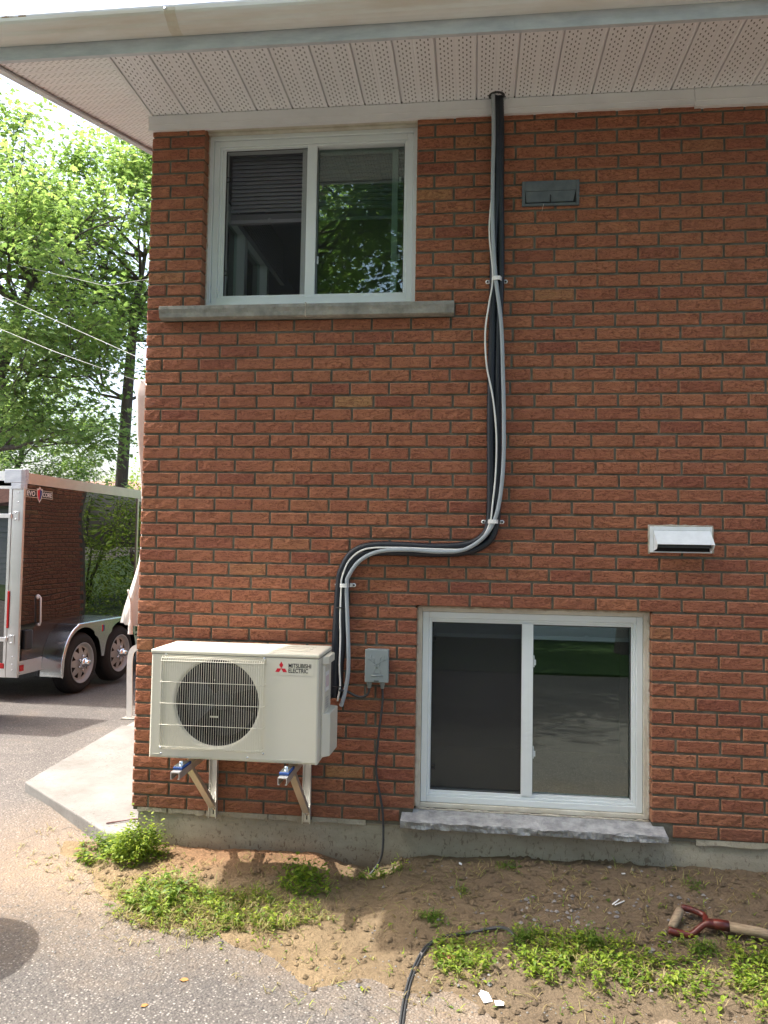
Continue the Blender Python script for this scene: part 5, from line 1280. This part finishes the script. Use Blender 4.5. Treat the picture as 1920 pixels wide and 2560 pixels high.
# wheels
def wheel(y, first=None):
    t = MB(); R = .337; Wt = .20
    prof = [(.222, -.002), (.236, .004), (.270, .0), (.300, -.004), (.320, -.016), (.331, -.030), (.3365, -.040), (.337, -.10), (.3365, -.16), (.331, -.170), (.300, -.196), (.24, -.198)]
    t.lathe(prof, (.255, y, wz), (1, 0, 0), 56); ty = t.build('tyre', 'tyre', None)
    return ty
def build_wheel(y):
    wm = empty('wheel'); wm.parent = tr; wm.location = (.255, y, wz)
    t = MB(); prof = [(.222, -.004), (.232, .004), (.245, -.001), (.262, .003), (.285, .001), (.305, -.007), (.322, -.020), (.331, -.034), (.337, -.046), (.3375, -.10), (.337, -.155), (.331, -.167), (.300, -.196), (.24, -.198)]
    t.lathe(prof, (0, 0, 0), (1, 0, 0), 56); t.build('tyre', 'tyre', wm)
    t = MB()
    for k in range(4):   # tread grooves
        t.lathe([(.3378, -.060 - k * .027), (.3392, -.063 - k * .027), (.3392, -.078 - k * .027), (.3378, -.081 - k * .027)], (0, 0, 0), (1, 0, 0), 56)
    t.build('tread_rib', 'tyre', wm)
    t = MB(); t.lathe([(.224, -.002), (.226, .005), (.219, .006), (.213, -.003), (.208, -.020), (.200, -.032), (.192, -.036)], (0, 0, 0), (1, 0, 0), 48)
    # disc with eight trapezoid openings
    n = 8
    for k in range(n):
        a0, a1 = 2 * PI * k / n, 2 * PI * (k + 1) / n; m0 = a0 + (a1 - a0) * .22; m1 = a1 - (a1 - a0) * .22
        def P(r, a, x): return (x, r * math.sin(a), r * math.cos(a))
        def seg(r0, x0, r1, x1, aa, ab, q=3):
            V = [];
            for i in range(q + 1): a = aa + (ab - aa) * i / q; V += [P(r0, a, x0), P(r1, a, x1)]
            t.add(V, [(2 * i, 2 * i + 1, 2 * i + 3, 2 * i + 2) for i in range(q)], 0, True)
        seg(.192, -.036, .172, -.034, a0, a1, 6); seg(.172, -.034, .112, -.018, a0, m0, 2); seg(.172, -.034, .112, -.018, m1, a1, 2)
        # inner edge of the opening leans to a triangle
        t.add([P(.172, m0, -.034), P(.112, m0, -.018), P(.112, (m0 + m1) / 2, -.018)], [(0, 1, 2)]); t.add([P(.172, m1, -.034), P(.112, m1, -.018), P(.112, (m0 + m1) / 2, -.018)], [(0, 1, 2)])
        seg(.112, -.018, .045, -.012, a0, a1, 3)
    t.build('rim', 'rim_silver', wm)
    t = MB(); t.lathe([(.19, -.07), (.0, -.07)], (0, 0, 0), (1, 0, 0), 24); t.lathe([(.205, -.04), (.205, -.09)], (0, 0, 0), (1, 0, 0), 24); t.build('brake_drum', 'trailer_underside', wm)
    t = MB(); t.lathe([(.058, -.012), (.056, .028), (.050, .040), (.036, .048), (.036, .078), (.030, .086), (0, .088)], (0, 0, 0), (1, 0, 0), 24)
    for k in range(6):
        a = 2 * PI * k / 6; t.lathe([(.011, -.012), (.011, .012), (.006, .022), (0, .024)], (0, .078 * math.sin(a), .078 * math.cos(a)), (1, 0, 0), 8)
    t.build('hub_cap', 'chrome', wm)
    return wm
wa = build_wheel(w1y)
wb = wa.copy(); COL.objects.link(wb); wb.parent = tr; wb.location.y = w2y
for c in list(wa.children):
    d = c.copy(); COL.objects.link(d); d.parent = wb
b = MB()
for y in (w1y, w2y): b.tube([(-TW, y, wz), (.05, y, wz)], .04, 10); b.lathe([(.327, 0), (.337, -.05), (.337, -.15), (.3, -.2), (0, -.2)], (-TW - .05, y, wz), (-1, 0, 0), 30)
b.box((-.30, .1, .34), (-.2, TL, .44)); b.box((-TW + .2, .1, .34), (-TW + .3, TL, .44)); prt(b, 'chassis', 'trailer_underside')

# ================================================================ LEFT SIDE THINGS
# bent white rail post
zp = -.19
t = tag(empty('rail_post', (-1.25, 2.66, zp)), 'white metal post with a curved top standing at the end of the concrete walkway', 'post')
b = MB(); pts = catmull([(0, 0, 0), (-.004, 0, .2), (-.010, 0, .42), (-.006, 0, .54), (.020, 0, .60), (.075, .01, .622), (.16, .02, .60)], 6)
V = []
for i, p in enumerate(pts):
    d = (pts[min(i + 1, len(pts) - 1)] - pts[max(i - 1, 0)]).normalized(); q = Vector((d.z, 0, -d.x)) * .024
    V += [p - q + Vector((0, -.006, 0)), p + q + Vector((0, -.006, 0)), p + q + Vector((0, .006, 0)), p - q + Vector((0, .006, 0))]
b.add(V, [(4 * i + k, 4 * i + (k + 1) % 4, 4 * i + 4 + (k + 1) % 4, 4 * i + 4 + k) for i in range(len(pts) - 1) for k in range(4)] + [(0, 1, 2, 3)]); b.build('flat_bar', 'white_paint', t)
b = MB(); b.box((-.05, -.05, -.005), (.06, .05, .008)); b.build('foot_plate', 'sill_stone', t)
# tied white cloth on the line behind the corner
t = tag(empty('hanging_cloth'), 'pale cloth hung on a line behind the house corner, flaring at the bottom', 'cloth')
prof = [(2.62, -.945, -.62), (2.47, -.925, -.63), (2.2, -.912, -.65), (1.97, -.89, -.66), (1.75, -.868, -.68), (1.55, -.858, -.70), (1.38, -.858, -.70), (1.19, -.874, -.66), (1.08, -.905, -.62), (.96, -.945, -.60), (.84, -.985, -.58), (.715, -1.015, -.56), (.705, -.95, -.56)]
V = []; m_ = 26
for k, (z, xa, xb) in enumerate(prof):
    for i in range(m_):
        u = i / (m_ - 1); x = xa + (xb - xa) * u; V.append((x, 1.90 + .028 * math.sin(u * 21 + z * 1.2) + .02 * mnoise.noise(Vector((u * 6, z * 2, 0))), z + .012 * mnoise.noise(Vector((u * 9, k * .3, 4)))))
b = MB(); b.add(V, [(j * m_ + i, j * m_ + i + 1, (j + 1) * m_ + i + 1, (j + 1) * m_ + i) for j in range(len(prof) - 1) for i in range(m_ - 1)], 0, True); o = b.build('sheet', 'cloth', t); so_ = o.modifiers.new('thick', 'SOLIDIFY'); so_.thickness = .003
b = MB(); b.tube(catmull([(-.93, 1.87, .98), (-.90, 1.86, .86), (-.895, 1.86, .72), (-.895, 1.86, .64)], 5), [.006] * 5 + [.010] * 5 + [.019] * 5 + [.022], 8); b.build('tie_tail', 'cloth', t)
b = MB()
for (p, q) in (((-.94, 1.9, 2.62), (-3.6, 4.1, 3.72)), ): 
    b.tube([p, ((p[0] + q[0]) / 2, (p[1] + q[1]) / 2, (p[2] + q[2]) / 2 - .02), q, tuple(q[i] + (q[i] - p[i]) * 2.2 for i in range(3))], .0024, 5)
    b.tube([(-.94, 1.9, 2.62), (0, 1.9, 2.5)], .004, 5)
o = b.build('line_wire', 'wire'); tag(o, 'pale wire that carries the hanging cloth', 'wire')
b = MB(); b.tube([(0.0, 2.2, 2.60), (-1.017, 2.2, 2.858), (-4.19, 5.0, 4.40), (-12, 11.9, 8.2)], .0024, 5); o = b.build('line_wire', 'wire'); tag(o, 'thin service wire above the cloth line, running to the house corner', 'wire')
b = MB(); b.tube([(0.05, 3.2, 4.1), (-2.6, 4.6, 4.35), (-5.56, 7.0, 5.64), (-12, 12.2, 8.6)], .0022, 5); o = b.build('line_wire', 'wire'); tag(o, 'faint highest wire crossing the tree crown', 'wire')
# unseen objects added outside the frame on the left to throw shadows on the driveway
t = tag(empty('shadow_can', (-.76, -.87, asph(-.86, -.7))), 'unseen round grey can added left of the frame to cast a shadow', 'shadow caster')
b = MB(); b.lathe([(.0, .0), (.20, .0), (.235, .92), (.25, .92), (.25, .96)], (0, 0, 0), (0, 0, 1), 32); b.build('shadow_can_body', 'box_grey', t)
b = MB(); b.lathe([(.256, .955), (.256, .985), (.22, 1.02), (.10, 1.05), (0, 1.055)], (0, 0, 0), (0, 0, 1), 32); b.build('shadow_can_lid', 'box_grey', t)
t = tag(empty('shadow_cabinet', (-3.17, 2.66, asph(-3.5, 3)), -.04), 'unseen tall grey box on wheels added left of the frame to cast the driveway shadow patch', 'cabinet')
b = MB(); b.box((-.30, -.39, .10), (.30, .39, 2.45)); b.build('shadow_cabinet_body', 'box_grey', t, bevel=.01)
b = MB()
for x in (-.22, .22):
    for y in (-.32, .32): b.lathe([(.05, -.02), (.05, .02)], (x, y, .05), (0, 1, 0), 14)
b.build('shadow_cabinet_wheel', 'tyre', t)

# ================================================================ TREES
def grow(b, p, d, L, r, depth, R, tips, spread=.55, up=.12):
    n = 4; pts = [p.copy()]; rad = [r]; dd = d.copy()
    for i in range(n):
        dd = (dd + Vector((R.gauss(0, .10), R.gauss(0, .10), R.gauss(0, .08) + up * .25))).normalized(); p = p + dd * (L / n); pts.append(p.copy()); rad.append(r * (1 - .45 * (i + 1) / n))
    b.tube(pts, rad, 6 if r > .03 else 4, caps=False)
    if depth == 0: tips.append((pts, dd)); return
    k = 3 if depth > 1 else 4
    for j in range(k):
        i = R.choice((2, 3, 4)) if j else 4
        ax = dd.orthogonal().normalized(); ax.rotate(Matrix.Rotation(R.random() * 2 * PI, 3, dd)); nd = dd.copy(); nd.rotate(Matrix.Rotation(R.uniform(.35, 1) * spread * 1.5 if j else R.uniform(0, .25), 3, ax))
        grow(b, pts[i].copy(), nd.normalized(), L * R.uniform(.62, .82), rad[i] * .72, depth - 1, R, tips, spread, up)
    if depth <= 1: tips.append((pts, dd))
def crown(tips, R, per, leaf, droop=.25, spreadr=.42):
    B = leaf_batch()
    for pts, dd in tips:
        base = R.uniform(.1, .8)
        for k in range(per):
            i = R.randrange(1, len(pts)); p = pts[i - 1].lerp(pts[i], R.random())
            a = Vector((R.gauss(0, 1), R.gauss(0, 1), R.gauss(0, .55))).normalized(); q = p + a * spreadr * R.random() ** .7
            L = leaf * R.uniform(.65, 1.25)
            add_leaf(B, q, (a.x, a.y, a.z * .4 - droop), (R.gauss(0, .45), R.gauss(0, .45), 1), L, L * .95, max(0, min(1, base + R.uniform(-.3, .3))), 'maple')
    return B
def tree(name, label, cat, base, limbs, seed, leaf=.10, per=20, depth=3, spread=.55, spreadr=.42):
    R = random.Random(seed); t = tag(empty(name, base), label, cat); b = MB(); tips = []
    for (pts, rads, kids) in limbs:
        b.tube([Vector(p) - Vector(base) for p in pts], rads, 9, caps=False)
        for (idx, d, L, r, dep) in kids:
            grow(b, Vector(pts[idx]) - Vector(base), Vector(d).normalized(), L, r, dep, R, tips, spread)
    o = b.build('trunk', 'bark', t)
    c = leaf_obj(crown(tips, R, per, leaf, spreadr=spreadr), 'crown', 'maple_leaf', t); c['kind'] = 'stuff'
    return t
# slim tree right behind the trailer
T1 = [(-4.75, 9.5, -.5), (-4.70, 9.5, 1.2), (-4.687, 9.5, 2.33), (-4.628, 9.5, 3.97), (-4.573, 9.5, 5.08), (-4.549, 9.5, 5.6), (-4.47, 9.55, 6.2), (-4.42, 9.6, 6.7), (-4.45, 9.6, 7.2)]
k1 = []
Rk = random.Random(4)
for i, zc in ((3, 0), (4, 0), (4, 0), (5, 0), (5, 0), (5, 0), (6, 0), (6, 0), (6, 0), (7, 0), (7, 0), (7, 0), (8, 0), (8, 0), (3, 0), (4, 0)):
    a = Rk.random() * 2 * PI; k1.append((i, (math.cos(a), math.sin(a), Rk.uniform(.1, .9)), Rk.uniform(.9, 1.35), .034, 3))
k1 += [(4, (-1, -.3, .35), 1.3, .04, 3), (5, (-1, .2, .5), 1.3, .04, 3), (6, (-1, -.2, .3), 1.2, .03, 3), (3, (-1, -.1, .2), 1.0, .03, 2)]
tree('maple_tree', 'slim dark-trunked maple nearest the house corner, behind the trailer', 'tree', (-4.75, 9.5, -.5), [(T1, [.14, .125, .112, .10, .085, .075, .05, .035, .02], k1)], 11, leaf=.085, per=19)
# large tree left, trunk outside the frame
T2 = [(-7.4, 8.9, -.5), (-7.2, 8.8, 1.5), (-6.95, 8.6, 2.9), (-6.6, 8.5, 3.9), (-6.35, 8.5, 4.7), (-6.15, 8.5, 5.4), (-5.95, 8.5, 5.9), (-5.75, 8.5, 6.3), (-5.6, 8.6, 6.6)]
k2 = []
Rk = random.Random(9)
for i in (2, 3, 3, 4, 4, 4, 5, 5, 5, 5, 6, 6, 6, 6, 7, 7, 7, 8, 8, 8, 3, 2, 4):
    a = Rk.random() * 2 * PI; k2.append((i, (math.cos(a), math.sin(a), Rk.uniform(0, .8)), Rk.uniform(1.0, 1.5), .045, 3))
k2 += [(3, (1, -.1, .15), 1.3, .045, 3), (4, (1, .2, .2), 1.4, .045, 3), (2, (1, 0, .15), 1.1, .04, 3), (2, (.9, -.4, .0), 1.2, .04, 3)]
T3 = [(-6.95, 8.6, 2.9), (-7.3, 8.8, 4.2), (-7.6, 8.9, 5.0), (-7.7, 8.9, 5.8)]
k3 = [(i, (math.cos(a), math.sin(a), .4), 1.4, .045, 3) for i, a in ((1, .3), (1, 2.2), (2, .9), (2, 4.2), (3, .2), (3, 2.4), (3, 5), (2, 5.6))]
big = tree('maple_tree', 'large bright green maple filling the left side above the trailer, its trunk outside the frame', 'tree', (-7.4, 8.9, -.5), [(T2, [.19, .17, .15, .12, .10, .075, .055, .04, .025], k2), (T3, [.12, .1, .08, .04], k3)], 12, leaf=.088, per=19)
def copy_tree(src, loc, rz, sc, label, group=None):
    c = src.copy(); COL.objects.link(c); c.location = loc; c.rotation_euler = (0, 0, rz); c.scale = (sc,) * 3; c['label'] = label
    if group: c['group'] = group
    for ch in src.children:
        d = ch.copy(); COL.objects.link(d); d.parent = c
    return c
copy_tree(big, (-12.5, 17, -.5), 1.2, .8, 'farther maple behind the large one, left of the slim trunk')
# trees across the driveway behind the photographer (seen in the panes and the trailer skin)
for i, (x, y, rz, sc) in enumerate(((-1.2, -7.9, 2.5, 1.15), (4.2, -8.6, .6, 1.2), (9.6, -8.6, 4.0, 1.1), (-9.5, -9.5, 5.2, 1.1), (-5.0, -14, 1.6, 1.3))):
    copy_tree(big, (x, y, -.3), rz, sc, ('maple on the lawn across the driveway, straight behind the left half of the view', 'maple on the lawn in front of the white sided house', 'maple on the lawn past the right end of the white sided house', 'maple on the lawn nearest the farther left white house', 'maple set back between the two white sided houses')[i])
# bushes and far background
def bush(loc, rx, ry, h, n, seed, name, label, leaf=.09):
    R = random.Random(seed); B = leaf_batch()
    for i in range(n):
        th, ph = R.random() * 2 * PI, math.acos(R.uniform(-.1, 1)); q = R.uniform(.7, 1.06) * (1 + .16 * math.sin(th * 5 + ph * 4) + .1 * math.sin(th * 11))
        p = (rx * q * math.sin(ph) * math.cos(th), ry * q * math.sin(ph) * math.sin(th), h * .1 + h * .9 * q * math.cos(ph))
        add_leaf(B, p, (R.gauss(0, 1), R.gauss(0, 1), R.gauss(0, .5)), (R.gauss(0, .5), R.gauss(0, .5), 1), leaf * R.uniform(.6, 1.3), leaf * .7, R.random())
    t = tag(empty(name, loc), label, 'bush'); c = leaf_obj(B, 'foliage', 'hedge_leaf', t); c['kind'] = 'stuff'
    b = MB(); 
    for k in range(5): b.tube([(0, 0, 0), (R.uniform(-.5, .5) * rx, R.uniform(-.5, .5) * ry, h * .7)], [.05, .02], 5)
    b.build('stem', 'bark', t)
bush((-8.0, 17.0, -.55), 1.9, 1.4, 3.95, 9000, 31, 'garden_bush', 'bright round bush showing above the trailer roof by the slim trunk')
bush((-15.5, 34, -.6), 3.2, 1.5, 4.9, 3500, 32, 'garden_bush', 'dark bluish evergreen top beyond the red roof', leaf=.14)
bush((-20.5, 21, -.6), 3.6, 2.0, 4.6, 7000, 34, 'garden_bush', 'leafy bush low at the left edge above the trailer roof', leaf=.12)
def far_house(loc, wx, wy, h, rh, label, m='siding_white', rz=0, roof='roof_brown'):
    t = tag(empty('neighbour_house', loc, rz), label, 'house'); b = MB(); n = int(h / .14)
    b.box((-wx / 2 + .02, -wy / 2 + .02, 0), (wx / 2 - .02, wy / 2 - .02, h))
    for k in range(n): b.prism([(-wy / 2 + .0, k * .14), (-wy / 2 + .018, k * .14 + .138), (-wy / 2 + .03, k * .14)], 'x', -wx / 2, wx / 2); b.prism([(wy / 2 - .0, k * .14), (wy / 2 - .018, k * .14 + .138), (wy / 2 - .03, k * .14)], 'x', -wx / 2, wx / 2)
    b.build('siding', m, t)
    b = MB(); b.prism([(-wy / 2 - .4, h - .05), (0, h + rh), (wy / 2 + .4, h - .05), (wy / 2 + .4, h + .08), (0, h + rh + .14), (-wy / 2 - .4, h + .08)], 'x', -wx / 2 - .4, wx / 2 + .4); b.build('roof', roof, t)
    for s in (-1, 1):
        for x in (-wx * .3, 0.1, wx * .3):
            b = MB(); ring(b, x - .6, x + .6, 1.0, 2.1, .07, s * (wy / 2 + .0) - .02, s * (wy / 2 + .0) + .03); w_ = b.build('window', 'pvc_white', t)
            b = MB(); b.box((x - .53, s * wy / 2 - .005, 1.07), (x + .53, s * wy / 2 + .01, 2.03)); b.build('pane', 'black_plastic', w_)
far_house((-16.2, 30, -.6), 11, 7, 3.2, 1.45, 'neighbouring house far behind the trailer, only its red-brown roof in view')
far_house((5, -13.6, -.3), 13, 7, 2.9, 1.6, 'white sided house across the lawn, mirrored in the basement window')
far_house((-13, -17, -.3), 10, 7, 2.9, 1.6, 'white sided house farther left across the lawn')

copy_tree(big, (1.5, 17.5, -.5), 3.1, 1.0, 'maple on the grass behind the house, mirrored in the trailer side')
bush((2.2, 14.5, -.5), 1.8, 1.3, 3.4, 5000, 51, 'garden_bush', 'round bush on the back grass, nearest the house, mirrored in the trailer')
bush((5.6, 17.0, -.5), 2.2, 1.5, 4.4, 5000, 52, 'garden_bush', 'taller bush on the back grass between the two maples, mirrored in the trailer')
bush((10.0, 19.0, -.5), 2.6, 1.6, 4.8, 5000, 53, 'garden_bush', 'widest bush at the right end of the back grass, mirrored in the trailer')

copy_tree(big, (6.5, 15.5, -.5), .4, 1.1, 'maple at the right of the back grass, mirrored in the trailer side')
